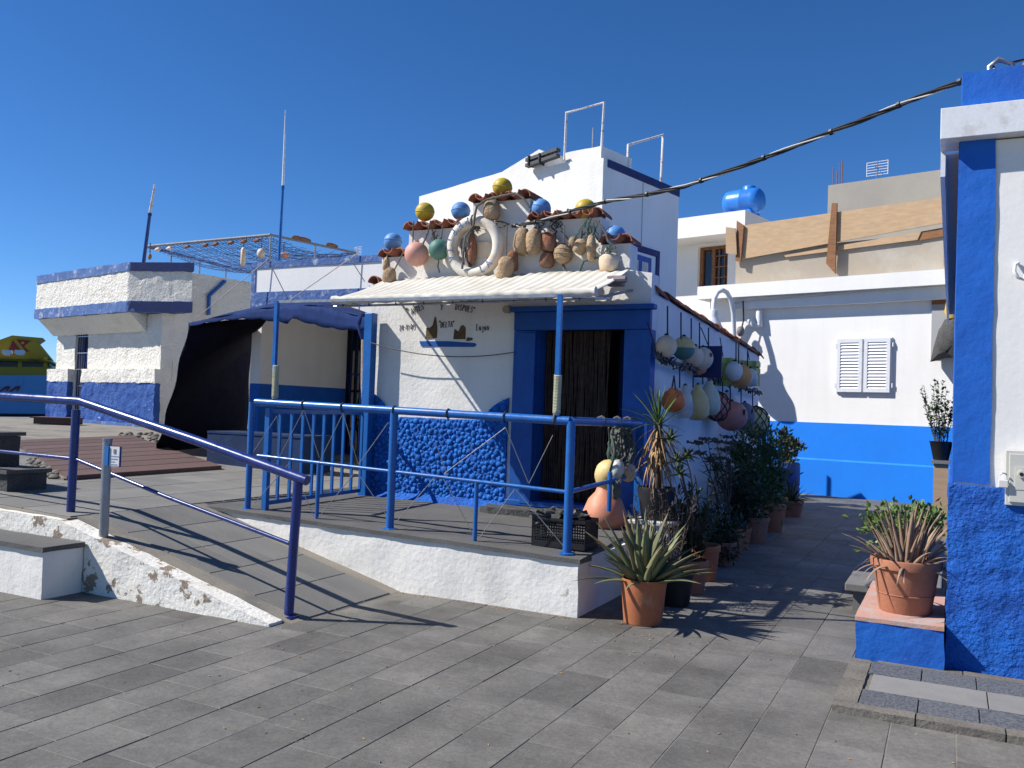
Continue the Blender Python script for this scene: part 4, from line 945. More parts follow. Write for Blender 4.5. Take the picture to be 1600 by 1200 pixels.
for k in range(2):
    a0 = x0 + .02 + k * (x1 - x0) / 2; a1 = a0 + (x1 - x0) / 2 - .04
    s_ = MB(MF); fw = .07
    s_.box(a0, a0 + fw, -.085, -.046, z0 + .02, z1 - .02).box(a1 - fw, a1, -.085, -.046, z0 + .02, z1 - .02).box(a0 + fw, a1 - fw, -.085, -.046, z0 + .02, z0 + .10).box(a0 + fw, a1 - fw, -.085, -.046, z1 - .10, z1 - .02)
    s_.build('shutter', m_whitemetal, fh)
    FB().box(a0 + fw, a1 - fw, -.050, -.0455, z0 + .1, z1 - .1).build('shutter_back', m_black, fh)
    nsl = 15
    for j in range(nsl):
        zc = z0 + .115 + (z1 - z0 - .23) * j / (nsl - 1)
        FB().add([(a0 + fw, -.082, zc - .034), (a1 - fw, -.082, zc - .034), (a1 - fw, -.056, zc + .026), (a0 + fw, -.056, zc + .026), (a0 + fw, -.074, zc - .036), (a1 - fw, -.074, zc - .036), (a1 - fw, -.051, zc + .024), (a0 + fw, -.051, zc + .024)],
                 [(0, 1, 2, 3), (7, 6, 5, 4), (0, 4, 5, 1), (3, 2, 6, 7), (1, 5, 6, 2), (0, 3, 7, 4)]).build('slat', m_whitemetal, fh)
    for zz in (z0 + .12, z1 - .2):
        xx = x0 - .03 if k == 0 else x1 + .0
        FB().box(xx, xx + .03, -.06, -.004, zz, zz + .09).build('hinge', m_whitemetal, fh)
# dark recess with a lava stone lantern
x0, z1 = far(1457, 467); z0 = far(1457, 560)[1]
FB().box(x0, x0 + 1.0, -.035, -.003, z0, z1).build('recess_panel', m_alug, fh)
FB().box(x0, x0 + 1.0, -.05, -.036, z1 - .12, z1).build('recess_head', m_wooddk, fh)
pc = onfar(1489, 520, .2); k_ = mpp(pc)
lan = thing('lava_lantern', pc, 'dark lava stone wall lantern with a yellow shade beside the corner house stripe', 'lantern')
MB().lathe([(.001, -38 * k_), (26 * k_, -38 * k_), (28 * k_, -20 * k_), (24 * k_, 5 * k_), (12 * k_, 20 * k_), (.001, 22 * k_)], 12, pc, None, .3, 3).build('stone_body', m_lava, lan, True)
MB().lathe([(9 * k_, 22 * k_), (13 * k_, 34 * k_), (10 * k_, 52 * k_), (.001, 53 * k_)], 12, pc).build('yellow_shade', m_yellowp, lan, True)
# pipe fittings and meter on the left end of the wall
pfp = onfar(1185, 505, .1)
pf = thing('service_fittings', pfp, 'white pipe elbow and cable box at the left end of the far house', 'pipe')
MB().tube([onfar(1170, 500, .08), onfar(1176, 507, .1), onfar(1188, 508, .1), onfar(1186, 495, .1), onfar(1186, 486, .08)], .07, 10).build('elbow', m_whitemetal, pf, True)
MB().tube([onfar(1161, 470, .25), onfar(1162, 500, .25), onfar(1158, 516, .25)], .016, 6).build('cable', m_cableb, pf)
MB().ball(onfar(1157, 518, .25), .11, (.8, .8, 1.1), 12, 8, .2, 3).build('cable_box', m_bgrey, pf, True)
# terrace wall and formwork boards above
tz0, tz1 = fz1, far(1320, 390, .05)[1]
tw = thing('terrace_wall', FO + Ad * .3, 'bare tan cement terrace wall above the far house fascia', 'wall')
xl = far(1149, 440, -.1)[0]
FB().box(xl, 11, .1, .35, fz1 + .002, far(1300, 380, -.1)[1]).build('wall_face', m_conc, tw)
FB().box(xl, xl + .2, .352, 5, fz1 + .002, far(1300, 380, -.1)[1]).build('return_wall', m_conc, tw)
up = thing('stair_tower', FO + Ad * 4, 'bare grey cement rooftop wall behind the formwork boards', 'wall')
DU = 3.2
xa, zt = far(1294, 291, -DU); zb_ = far(1294, 340, -DU)[1]; zt2 = far(1475, 263, -DU)[1]
FB().box(xa, xa + 6.5, DU, DU + 2.5, fz1 - .1, (zt + zt2) / 2).build('rendered_wall', m_concg, up)
for px, pt_ in ((1302, 262), (1308, 268), (1312, 254), (1316, 252)):
    a_ = atp(px, 300, FO + Ad * (DU + .3), Ad); b_ = atp(px, pt_, FO + Ad * (DU + .3), Ad)
    rb = thing('rebar', a_, 'rusty starter bars sticking up from the rooftop wall', 'rebar', 'starter bars on the rooftop wall'); MB().tube([a_, b_], .014, 6).build('bar', m_wooddk, rb)
fo_ = -.10
def board(pxs, off, th_, mat, name, label, grp=None):
    P_ = [onfar(a, b, off) for a, b in pxs]
    o = MB().prism(P_, -Ad * th_).build(name, mat, None, org=P_[0]); tag(o, label, 'board', grp)
board([(1160, 353), (1484, 307), (1484, 347), (1160, 405)], -.02, .035, m_wood, 'formwork_board', 'long wide pine formwork board along the terrace wall')
board([(1226, 399), (1440, 362), (1434, 375), (1228, 402)], -.065, .03, m_wood, 'formwork_board', 'narrow lower pine board showing below the long one')
board([(1440, 362), (1484, 354), (1484, 368), (1436, 376)], -.075, .02, m_wooddk, 'formwork_board', 'short reddish board end beside the upright post')
board([(1301, 318), (1309, 318), (1306, 428), (1292, 412)], .03, .05, m_wooddk, 'upright_stake', 'brown upright stake across the middle of the long formwork board')
board([(1481, 335), (1494, 335), (1489, 415), (1474, 415)], .03, .05, m_wood, 'upright_stake', 'pale upright stake at the corner house end of the formwork')
board([(1152, 345), (1163, 352), (1158, 410), (1150, 408)], .05, .03, m_wooddk, 'upright_stake', 'splintered dark stake at the left end of the formwork')
board([(1135, 355), (1150, 357), (1152, 398), (1135, 396)], .10, .03, m_wood, 'formwork_board', 'short pine board crossing the end of the formwork')
# TV aerials
def aerial(px, py, off, wpx, label):
    c = atp(px, py, FO + Ad * off, Ad); k = mpp(c) * wpx
    o = thing('tv_aerial', c, label, 'aerial')
    MB().tube([c - Vector((0, 0, k * .8)), c + Vector((0, 0, k * .4))], k * .03, 6).build('mast', m_galv, o)
    for s in range(6): z = (s - 2.5) * k * .13; MB().tube([c + Bd * (-k * .5) + Vector((0, 0, z)), c + Bd * (k * .5) + Vector((0, 0, z))], k * .018, 5).build('reflector_rod', m_whitemetal, o)
    for s in (-.5, .5): MB().tube([c + Bd * (k * s) - Vector((0, 0, k * .35)), c + Bd * (k * s) + Vector((0, 0, k * .35))], k * .02, 5).build('side_rod', m_whitemetal, o)
    MB().tube([c, c - Ad * k * .6], k * .02, 5).build('boom', m_galv, o)
aerial(1371, 263, 5.0, 32, 'grid shaped tv aerial on the rooftop wall')
aerial(559, 392, 8.0, 18, 'small tv aerial on the low roof behind the mast')
# white house behind with a brown window
WB = 2.3
wh = thing('brown_window_house', FO + Ad * WB, 'white house with a brown barred window behind the big white block', 'house')
x0, zt = far(1058, 340, -WB); x1 = far(1151, 400, -WB)[0]; zt = far(1110, 335, -(WB - .95))[1]
wx0, wz1 = far(1091, 386, -WB); wx1, wz0 = far(1136, 449, -WB)
mb = FB(); X0 = x0 - 2.5; X1 = far(1190, 345, -WB)[0]
mb.box(X0, wx0, WB, WB + .3, 0, zt).box(wx1, X1, WB, WB + .3, 0, zt).box(wx0, wx1, WB, WB + .3, 0, wz0).box(wx0, wx1, WB, WB + .3, wz1, zt)
mb.build('wall', m_smooth, wh)
zs_ = far(1100, 388, -WB)[1]; FB().box(X0, X1, WB - .95, WB - .002, zs_ + .12, zt).build('overhanging_parapet', m_smooth, wh)
FB().box(X0, X1, WB + .31, WB + 5, fz1, zt - .3).build('body', m_smooth, wh)
FB().box(X1 - .3, X1, WB + .301, WB + 4.9, zt - .299, zt - .002).build('parapet', m_smooth, wh)
FB().box(wx0, wx1, WB + .2, WB + .23, wz0, wz1).build('pane', m_glass, wh)
for t in (0, .45, 1):
    xx = wx0 + (wx1 - wx0 - .09) * t; FB().box(xx, xx + .09, WB + .12, WB + .198, wz0, wz1).build('window_frame', m_wooddk, wh)
for t in (0, 1): zz = wz0 + (wz1 - wz0 - .08) * t; FB().box(wx0, wx1, WB + .125, WB + .195, zz, zz + .08).build('window_frame', m_wooddk, wh)
for t in (.62, .8): xx = wx0 + (wx1 - wx0) * t; FB().box(xx, xx + .025, WB + .14, WB + .16, wz0, wz1).build('window_bar', m_wooddk, wh)
for t in (.25, .5, .75): zz = wz0 + (wz1 - wz0) * t; FB().box(wx0 + (wx1 - wx0) * .5, wx1, WB + .135, WB + .155, zz, zz + .03).build('window_bar', m_wooddk, wh)
# water tank
tc = atp(1162, 316, FO + Ad * (WB + 1.0), Ad); k_ = mpp(tc)
wt = thing('water_tank', tc, 'blue plastic water tank lying on the white roof', 'tank')
rr_ = 20 * k_; hl = 30 * k_
mt_ = Matrix((Bd, Ad, Vector((0, 0, 1)))).transposed()
ax = mt_ @ Matrix.Rotation(R(90), 3, 'Y')
MB().lathe([(.001, -hl), (rr_ * .7, -hl), (rr_ * .95, -hl * .85), (rr_, -hl * .6), (rr_, -hl * .05), (rr_ * 1.03, 0), (rr_, hl * .05), (rr_, hl * .6), (rr_ * .95, hl * .85), (rr_ * .7, hl), (.001, hl)], 24, tc, ax).build('barrel', m_tank, wt, True)
MB().lathe([(rr_ * .55, rr_ * .7), (rr_ * .5, rr_ * 1.12), (rr_ * .42, rr_ * 1.2), (.001, rr_ * 1.2)], 18, tc + Bd * hl * .3).build('filler_neck', m_tank, wt, True)
for s in (-.5, .5): MB().box(-.15, .15, -.6, .6, -rr_ - .06, -rr_ * .6).build('x', m_tank, wt) if False else MB().tube([tc + Bd * hl * s - Ad * rr_ * .8 - Vector((0, 0, rr_ * 1.0)), tc + Bd * hl * s + Ad * rr_ * .8 - Vector((0, 0, rr_ * 1.0))], rr_ * .25, 8).build('foot', m_tank, wt)

# street lamp behind the cottage
lpn = FO - Ad * .95
def LP(px, py, off=.92): return onfar(px, py, off)
lb0 = onfar(1149, 545, .02)
lmp = thing('street_lamp', lb0, 'white swan neck wall lamp with a bell shade seen over the cottage roof', 'lamp')
arcp = [onfar(1149, 545, .03), onfar(1148, 535, .10), onfar(1147, 520, .14), onfar(1146, 490, .24), onfar(1142, 468, .38), onfar(1136, 457, .50), onfar(1129, 453, .62), onfar(1121, 457, .75), onfar(1116, 467, .85), onfar(1114, 487, .92)]
MB().tube(arcp, .055, 10).build('swan_neck', m_whitemetal, lmp, True)
MB().lathe([(.16, -.02), (.16, .02)], 14, lb0, Matrix.Rotation(R(90), 3, 'X')).build('wall_plate', m_whitemetal, lmp)
hd = LP(1114, 486); k_ = mpp(hd)
MB().lathe([(7 * k_, 2 * k_), (8.5 * k_, 0), (8.5 * k_, -9 * k_), (10 * k_, -12 * k_), (14 * k_, -22 * k_), (22 * k_, -34 * k_), (24 * k_, -48 * k_), (18 * k_, -56 * k_), (.001, -60 * k_)], 22, hd).build('shade', m_whitemetal, lmp, True)
sd = thing('shadow_caster_wall', (-4.3, 18.4, 0), 'unseen white wall with a pole added behind the cottage to cast a shadow', 'wall')  # unseen wall and pole added to throw a shadow on the far house
MB().box(-4.75, -3.80, 18.30, 18.42, 0, 2.36).build('wall_face', m_smooth, sd); MB().tube([(-4.80, 18.4, 0), (-4.80, 18.4, 2.98)], .035, 8).build('pole', m_galv, sd)

# ================================================================== BIG WHITE BLOCK ABOVE THE COTTAGE
BC = Vector((-4.68, 12.0, 0)); MBg = Matrix(((Bd.x, Ad.x, 0, BC.x), (Bd.y, Ad.y, 0, BC.y), (0, 0, 1, 0), (0, 0, 0, 1))); MBI = MBg.inverted()
def big(px, py, d=0): q = MBI @ atp(px, py, BC + Ad * d, Ad); return q.x, q.z
def bigs(px, py): q = MBI @ atp(px, py, BC, Bd); return q.y, q.z
bh = thing('tall_white_house', BC, 'tall white house block with a dark blue roof edge rising behind the gable', 'house')
G = lambda: MB(MBg)
side = bigs(1061, 295)[0]; zc = big(944, 247)[1]
xl = big(655, 306)[0]
prof = [(xl, 0), (xl, big(655, 307)[1]), big(700, 294), big(785, 268), big(842, 233), (big(848, 233)[0], big(848, 236)[1]), (big(849, 262)[0], big(849, 262)[1]), (big(880, 254)[0], big(880, 254)[1]), (0, zc), (0, 0)]
prof = [p_ for p_ in prof]
G().prism([(x, 0, z) for x, z in prof], (0, .25, 0)).build('front_wall', m_plaster, bh, rough=(.16, .010, 2), smooth=True)
G().box(-.25, 0, .252, side, 0, zc).build('right_wall', m_smooth, bh)
G().box(xl, -.252, side - .2, side, 0, zc - .3).build('back_wall', m_smooth, bh)
G().box(xl, xl + .2, .252, side - .202, 0, big(655, 307)[1]).build('left_wall', m_smooth, bh)
G().box(xl + .202, -.252, .252, side - .202, zc - .6, zc - .45).build('roof_slab', m_smooth, bh)
G().box(-.27, .012, .1, side + .01, zc - .11, zc + .012).build('blue_roof_edge', m_dkblue, bh)
xa, za = big(842, 233); xb = big(812, 251)[0]
G().prism([(xb, .252, big(812, 252)[1] - .05), (xa, .252, za), (big(848, 236)[0], .252, za), (big(849, 262)[0], .252, big(849, 262)[1] - .1)], (0, 1.2, 0)).build('stair_hood', m_plaster, bh)
x0, z1 = big(880, 236); x1 = big(936, 228)[0]
G().box(x0, x1, .06, .9, zc - .05, big(905, 232)[1]).build('chimney_block', m_plaster, bh, rough=(.12, .012, 3), smooth=True)
yl, zl = bigs(1003, 340)
G().box(.001, .006, yl - .008, yl + .008, 2.5, zc - .12).build('wall_joint', m_alug, bh)
# blue window on the alley side
(y0, zt), (y1, zt2) = bigs(975, 379), bigs(1029, 391)
zt = (zt + zt2) / 2; zb_ = zt - 1.25
for nm, a in (('head', (y0, y1, zt - .10, zt)), ('jamb', (y0, y0 + .10, zb_, zt - .102)), ('jamb', (y1 - .10, y1, zb_, zt - .102))):
    G().box(.001, .03, a[0], a[1], a[2], a[3]).build('window_' + nm, m_dkblue, bh)
G().box(-.004, .012, y0 + .102, y1 - .102, zb_, zt - .102).build('window_panel', m_smooth, bh)
ya, yb = y0 + .13, y1 - .24
G().box(.013, .022, ya, yb, zb_, zt - .15).build('window_sash', m_doorblue, bh)
for t in (.12, .56): yy = ya + (yb - ya) * t; G().box(.023, .027, yy, yy + (yb - ya) * .28, zb_ + .1, zt - .24).build('pane', m_palew, bh)
# pipe frames on the roof
def hoop(pts, d, label):
    P_ = [MBg @ Vector((big(a, b, d)[0], d, big(a, b, d)[1])) for a, b in pts]
    o = MB().tube(P_, .022, 8).build('roof_hoop', m_rust, None, org=P_[0]); tag(o, label, 'frame')
hoop([(882, 250), (885, 176), (944, 160), (939, 246)], .45, 'taller rusty white pipe frame standing by the chimney block')
P_ = [MBg @ Vector((-.1, *bigs(a, b))) for a, b in ((989, 262), (990, 225), (1044, 209), (1041, 283))]
tag(MB().tube(P_, .022, 8).build('roof_hoop', m_rust, None, org=P_[0]), 'shorter rusty white pipe frame on the dark blue roof edge', 'frame')
P_ = [MBg @ Vector((big(926, 232, .6)[0], .6, big(926, b, .6)[1])) for b in (232, 200)]
tag(MB().tube(P_, .018, 6).build('pipe_stub', m_galv, None, org=P_[0]), 'short thin grey pipe sticking up behind the chimney block', 'pipe')
x0, z0 = big(829, 264); x1, z1 = big(878, 243)
fl = thing('floodlight_rack', MBg @ Vector((x0, -.05, z0)), 'dark metal floodlight rack fixed on the top of the tall white wall', 'floodlight')
for k in (0, .55): MB(MBg).prism([(x0, -.14, z0 + k * .16), (x1, -.14, z0 + .07 + k * .16), (x1, -.14, z0 + .12 + k * .16), (x0, -.14, z0 + .05 + k * .16)], (0, .1, 0)).build('tube_case', m_case, fl)
for t in (.1, .45): xx = x0 + (x1 - x0) * t; MB(MBg).box(xx, xx + .02, -.16, -.02, z0 + .0, z0 + .17).build('bracket', m_black, fl)

# ================================================================== HOUSE BETWEEN (behind the tent)
MY, MY2 = 10.4, 12.9  # recess depth chosen to darken the wall under the tent
xl = aty(394, 450, MY).x; ztp = (aty(394, 410, MY).z + aty(590, 400, MY).z) / 2
mh = thing('middle_house', (-8, MY, .6), 'low white house with faded blue bands and a barred gate behind the tent', 'house')
gx0, gx1 = aty(509, 600, MY2).x, aty(563, 600, MY2).x; gz1 = min(aty(535, 500, MY2).z, aty(500, 478, MY).z - .06); gz0 = .63
zd = aty(450, 605, MY2).z; zb1 = aty(500, 453, MY).z; zb0 = aty(500, 478, MY).z; zt0 = aty(500, 414, MY).z
w_ = MB(); w_.box(xl - 1.6, gx0, MY2, MY2 + .25, .5, zb0 + .05).box(gx1, CX0 - .01, MY2, MY2 + .25, .5, zb0 + .05).box(gx0, gx1, MY2, MY2 + .25, gz1, zb0 + .05)
w_.build('recessed_wall', m_smooth, mh)
MB().box(xl, CX0 - .01, MY, MY + .25, zb0 - .12, ztp - .001).build('front_beam', m_smooth, mh)
MB().box(xl, CX0 - .01, MY + .252, MY2 + .25, zb0 + .051, zb0 + .15).build('shade_ceiling', m_smooth, mh)  # ceiling added over the recess to keep light off its wall
MB().box(xl - .2, xl, MY + .252, MY2 - .02, zd, zb0 + .05).build('sun_block_wall', m_smooth, mh); MB().box(xl - .2, xl + .003, MY + .252, MY2 - .02, .55, zd - .001).build('sun_block_dado', m_blue, mh)  # side wall and dado added to block sun coming from the left
MB().box(xl, xl + .25, MY2 + .252, 19, .5, ztp - .001).build('left_wall', m_smooth, mh)
MB().box(xl + .252, CX0, MY2 + .26, 18.9, 3.0, 3.15).build('roof_slab', m_smooth, mh)
MB().box(xl - .012, CX0, MY - .015, MY + .26, zt0, ztp + .004).build('parapet_band', m_fadeblue, mh, rough=(.25, .004, 2))
MB().box(xl - .012, aty(400, 430, MY).x, MY - .013, MY + .1, zb1 + .001, zt0 - .001).build('corner_band', m_fadeblue, mh)
MB().box(xl - .012, CX0, MY - .014, MY - .001, zb0, zb1).build('lower_band', m_fadeblue, mh)
MB().box(xl - 1.6, gx0 - .02, MY2 - .016, MY2 - .001, .55, zd).build('blue_dado', m_blue, mh); MB().box(gx1 + .02, CX0, MY2 - .016, MY2 - .001, .55, zd).build('blue_dado', m_blue, mh)
MB().box(gx0, gx1, MY2 + .20, MY2 + .22, gz0, gz1).build('dark_gate_sheet', m_dark, mh)
gm = (gx0 + gx1) / 2; gwid = gx1 - gx0
for k in range(7):
    x = gx0 + .02 + (gwid - .04) * k / 6; MB().box(x - .012, x + .012, MY2 + .06, MY2 + .084, gz0, gz1).build('gate_bar', m_dkblue, mh)
for z in (gz0 + .05, gz0 + .8, gz0 + 1.5, gz1 - .05): MB().box(gx0, gx1, MY2 + .05, MY2 + .058, z, z + .03).build('gate_rail', m_dkblue, mh)
for s in (-1, 1):
    MB().tube([(gm + s * (.03 + .10 * math.sin(t * .5)), MY2 + .045, gz0 + .55 + t * .16) for t in range(7)], .009, 5).build('gate_scroll', m_dkblue, mh)
    MB().tube([(gm + s * .08 + .06 * math.cos(t * .8), MY2 + .045, gz0 + .95 + .06 * math.sin(t * .8)) for t in range(8)], .009, 5, closed=True).build('gate_scroll', m_dkblue, mh)
# drain pipe seen on the yard side
# ================================================================== TENT
tent = thing('navy_tent', (-9.5, 9.8, .7), 'navy canvas shelter with one hanging side wall in front of the barred gate', 'tent')
def loft(c0, c1, nu, nv, sag=0, wav=0):
    def samp(c, t):
        t *= len(c) - 1; k = min(int(t), len(c) - 2); return c[k].lerp(c[k + 1], t - k)
    mb = MB(); vs_ = []; fs_ = []
    for i in range(nu + 1):
        for j in range(nv + 1):
            p_ = samp(c0, i / nu).lerp(samp(c1, i / nu), j / nv)
            p_ = p_ + Vector((0, wav * math.sin(i * .9) * math.sin(j * .5 + 1), -sag * math.sin(math.pi * j / nv) + wav * .5 * noise.noise(p_ * 3)))
            vs_.append(p_)
    for i in range(nu):
        for j in range(nv): a = i * (nv + 1) + j; fs_.append((a, a + 1, a + nv + 2, a + nv + 1))
    return mb.add(vs_, fs_)
def yl_(px): return 9.75 + (8.62 - 9.75) * (px - 297) / (575 - 297)
bk = [aty(a, b, MY - .04) for a, b in ((395, 496), (420, 480), (450, 473), (490, 471), (530, 476), (560, 484), (580, 492))]
fr_ = [aty(a, b, yl_(a)) for a, b in ((294, 505), (345, 494), (400, 484), (450, 476), (500, 477), (545, 490), (575, 497))]
hem = [aty(a, b, yl_(a) - .01) for a, b in [(294 + 281 * i / 40, 0) for i in range(41)]]
for i in range(41):
    px = 294 + 281 * i / 40
    yy = 509 - 12 * math.sin(math.pi * min(1, (px - 294) / 180)) if px < 450 else 494 + 20 * math.sin(math.pi * (px - 450) / 200)
    hem[i] = aty(px, yy + 2.5 * abs(math.sin(i * math.pi / 4)), yl_(px) - .015)
rc = loft(fr_, bk, 30, 10, -.03, .02).build('roof_sheet', m_navy, tent, True); rc.modifiers.new('t', 'SOLIDIFY').thickness = .006
vc = loft(fr_, hem, 40, 3).build('valance', m_navy, tent, True); vc.modifiers.new('t', 'SOLIDIFY').thickness = .005
c0 = [aty(295, 507, 9.75), aty(280, 570, 9.75), aty(262, 640, 9.76), aty(248, 690, 9.76), atz(240, 705, .735)]
c1 = [aty(425, 494, MY - .06), aty(402, 515, MY + .2), aty(391, 550, MY2 - .08), aty(388, 620, MY2 - .06), aty(384, 715, MY2 - .06)]
sw = loft(c0, c1, 24, 18, 0, .03).build('side_sheet', m_shadednavy, tent, True); sw.modifiers.new('t', 'SOLIDIFY').thickness = .006
MB().tube([aty(566, 530, 8.75), aty(565, 590, 8.75), aty(568, 662, 8.75)], .013, 6).build('guy_rope', m_ropew, tent)
MB().tube([aty(570, 490, 8.7), aty(563, 505, 8.7), aty(566, 530, 8.7)], [.05, .06, .02], 8).build('gathered_corner', m_navy, tent, True)
for a, b in (((300, 503), (420, 404)), ((418, 404), (452, 472)), ((440, 478), (560, 395)), ((545, 400), (570, 440))):
    MB().tube([aty(*a, 9.9), aty(*b, MY - .03)], .007, 5).build('guy_line', m_ropew, tent)
a_ = aty(322, 731, 9.35); b_ = aty(388, 680, 9.35)
bb = thing('blue_bench', (a_.x, 9.5, .7), 'low solid blue bench block in the shade of the tent', 'bench')
MB().box(a_.x, b_.x + 1.0, 9.35, 9.95, .62, b_.z).build('bench_body', m_shadedblue, bb, rough=(.15, .006, 3)); MB().box(a_.x, b_.x + 1.0, 9.34, 9.96, b_.z + .001, b_.z + .03).build('seat_slab', m_shadedblue, bb)

# ================================================================== LEFT HOUSE WITH OVERHANGING PARAPET
LA, LB = Vector((-21.9, 15.5, 0)), Vector((-16.55, 14.45, 0)); e2 = (LB - LA).normalized(); n2 = Vector((-e2.y, e2.x, 0))     # n2 points away from the camera
ML = Matrix(((e2.x, n2.x, 0, LB.x), (e2.y, n2.y, 0, LB.y), (0, 0, 1, 0), (0, 0, 0, 1))); MLI = ML.inverted()
def lh(px, py, d=0): q = MLI @ atp(px, py, LB + n2 * d, n2); return q.x, q.z
Lb = lambda: MB(ML)
lho = thing('overhang_house', LB, 'lumpy white house with faded blue bands and an overhanging parapet by the sea', 'house')
x0 = lh(86, 600)[0]; x1 = 0.0; zl1, zl0 = lh(190, 577)[1], lh(190, 598)[1]
DO = -.50; zt = lh(200, 410, DO)[1]; za = lh(200, 424, DO)[1]; zbb = lh(200, 470, DO)[1]; zcc = lh(200, 487, DO)[1]
xo = lh(57, 450, DO)[0]; xr = lh(200, 450, DO)[0]; xq = lh(283, 450, 0)[0]
gx0, gz1 = lh(119, 521); gx1 = lh(139, 521)[0]
w_ = Lb(); w_.box(x0, gx0, 0, .3, .8, zcc).box(gx1, x1, 0, .3, .8, zcc).box(gx0, gx1, 0, .3, gz1, zcc)
w_.build('front_wall', m_rough_w, lho, rough=(.14, .02, 2.5), smooth=True)
for (xa, xb) in ((x0 - .15, gx0 - .02), (gx1 + .02, x1 + .05)):
    Lb().box(xa, xb, -.16, -.005, zl0, zl1).build('white_ledge', m_rough_w, lho, rough=(.08, .02, 4), smooth=True)
    Lb().box(xa, xb, -.15, -.005, .84, zl0 - .002).build('blue_base', m_rough_b, lho, rough=(.06, .03, 5), smooth=True)
Lb().prism([(x0 - .3, -.35, .8), (x1 + .1, -.30, .8), (x1 + .1, -.16, .8), (x0 - .3, -.16, .8)], (0, 0, .16)).build('sloping_foot', m_fadeblue, lho, rough=(.1, .02, 4), smooth=True)
Lb().box(gx0, gx1, .22, .24, .85, gz1).build('dark_gate_sheet', m_dark, lho)
for k in range(6):
    xx = gx0 + (gx1 - gx0) * (k + .3) / 6; Lb().box(xx, xx + .03, .05, .07, .86, gz1).build('gate_bar', m_dkblue, lho)
for k in range(6):
    zz = .95 + (gz1 - 1.05) * k / 5; Lb().box(gx0, gx1, .03, .05, zz, zz + .025).build('gate_rail', m_galv, lho)
Lb().box(x1 - .25, x1, .302, 8, .8, zt - .12).build('side_wall', m_rough_w, lho, rough=(.3, .015, 2), smooth=True)
Lb().box(x0, x1 - .252, .302, 8, zt - .6, zt - .5).build('roof_slab', m_rough_w, lho)
for nm, za_, zb_, mt, d in (('top_band', za, zt, m_fadeblue, -.02), ('parapet', zbb, za - .001, m_rough_w, 0), ('bottom_band', zcc, zbb - .001, m_fadeblue, -.02)):
    Lb().prism([(xo, DO + d, za_), (xr - d, DO + d, za_), (xq - d, .28, za_), (xo, .28, za_)], (0, 0, zb_ - za_)).build(nm, mt, lho, rough=(.10, .018, 5), smooth=True)
for nm, za_, zb_ in (('side_top_band', za + .004, zt - .004), ('side_bottom_band', zcc + .004, zbb - .004)):
    Lb().prism([(xr + .045, DO - .0, za_), (xr + .065, DO - .0, za_), (xq + .065, .27, za_), (xq + .045, .27, za_)], (0, 0, zb_ - za_)).build(nm, m_dkblue, lho)
zs = zcc - .42
Lb().prism([(xo + .05, DO + .06, zcc - .002), (xo + .05, -.02, zcc - .002), (xo + .05, -.02, zs)], (xr - xo - .02, 0, 0)).build('sloped_soffit', m_rough_w, lho, rough=(.15, .012, 3), smooth=True)
# blue pipe on side wall
P_ = [ML @ Vector((.05, *(lambda q: (q.y, q.z))(MLI @ atp(a, b, LB + e2 * .05, e2)))) for a, b in ((326, 492), (327, 462), (352, 439))]
MB().tube(P_, .045, 8).build('blue_pipe', m_rail, lho, True)
p_ = ML @ Vector((lh(60, 660)[0], -.5, 0))
a_ = atz(60, 662, .9); b_ = atz(122, 664, .9)
dstp = thing('timber_step', a_, 'low dark timber step at the gate of the overhang house', 'step')
MB().beam((a_.x, a_.y, .97), (b_.x, b_.y, .97), .5, .13).build('tread', m_deck, dstp)
MB().beam((a_.x - .05, a_.y - .03, 1.05), (b_.x + .05, b_.y - .03, 1.05), .55, .03).build('board', m_deck, dstp)

# ---------------------------------------------------------------- netting pergola and masts above the roofs
ZP = 5.4
Lc, Tc, Rc_, Bc = atz(229, 385, ZP), atz(423, 367, ZP), atz(556, 395, ZP), atz(398, 428, ZP)
pg = thing('net_pergola', (Lc + Rc_) / 2, 'rooftop frame hung with blue netting and small orange floats', 'pergola')
MB().tube([Lc, Tc], .036, 8).build('front_beam', m_dullgrey, pg); MB().tube([Tc, Rc_], .03, 8).build('beam', m_dullgrey, pg)
MB().tube([Lc, Bc], .04, 8).build('beam', m_net, pg); MB().tube([Rc_, Bc], .03, 8).build('beam', m_net, pg)
for c in (Tc, Tc.lerp(Rc_, .5), Rc_, Lc.lerp(Bc, .2), Lc.lerp(Bc, .45), Lc.lerp(Bc, .7)): MB().tube([c, (c.x, c.y, 3.5)], .024, 6).build('post', m_galv, pg)
nt_ = MB()
for i in range(1, 34):
    t = i / 34; a, b = Lc.lerp(Tc, t), Bc.lerp(Rc_, t)
    nt_.tube([a.lerp(b, s / 8) - Vector((0, 0, .18 * math.sin(math.pi * s / 8) + .1 * noise.noise(Vector((i, s * .9, 0))))) for s in range(9)], .007, 4)
for i in range(1, 30):
    t = i / 30; a, b = Lc.lerp(Bc, t), Tc.lerp(Rc_, t)
    nt_.tube([a.lerp(b, s / 8) - Vector((0, 0, .18 * math.sin(math.pi * t) + .1 * noise.noise(Vector((s * 1.7, i, 3))))) for s in range(9)], .007, 4)
tag(nt_.build('netting', m_net, pg, clean=False), kind='stuff')
for i, t in enumerate((.1, .2, .35, .5, .58, .7, .8, .9)):
    c = Lc.lerp(Tc, t) - Vector((0, 0, .10)); MB().lathe([(.001, -.13), (.035, -.12), (.048, 0), (.035, .12), (.001, .13)], 10, c, Matrix.Rotation(R(90), 3, 'Y') @ Matrix.Rotation(R(20), 3, 'X'), .1, i).build('net_float', m_corkr if i > 1 else m_cream, pg, True)
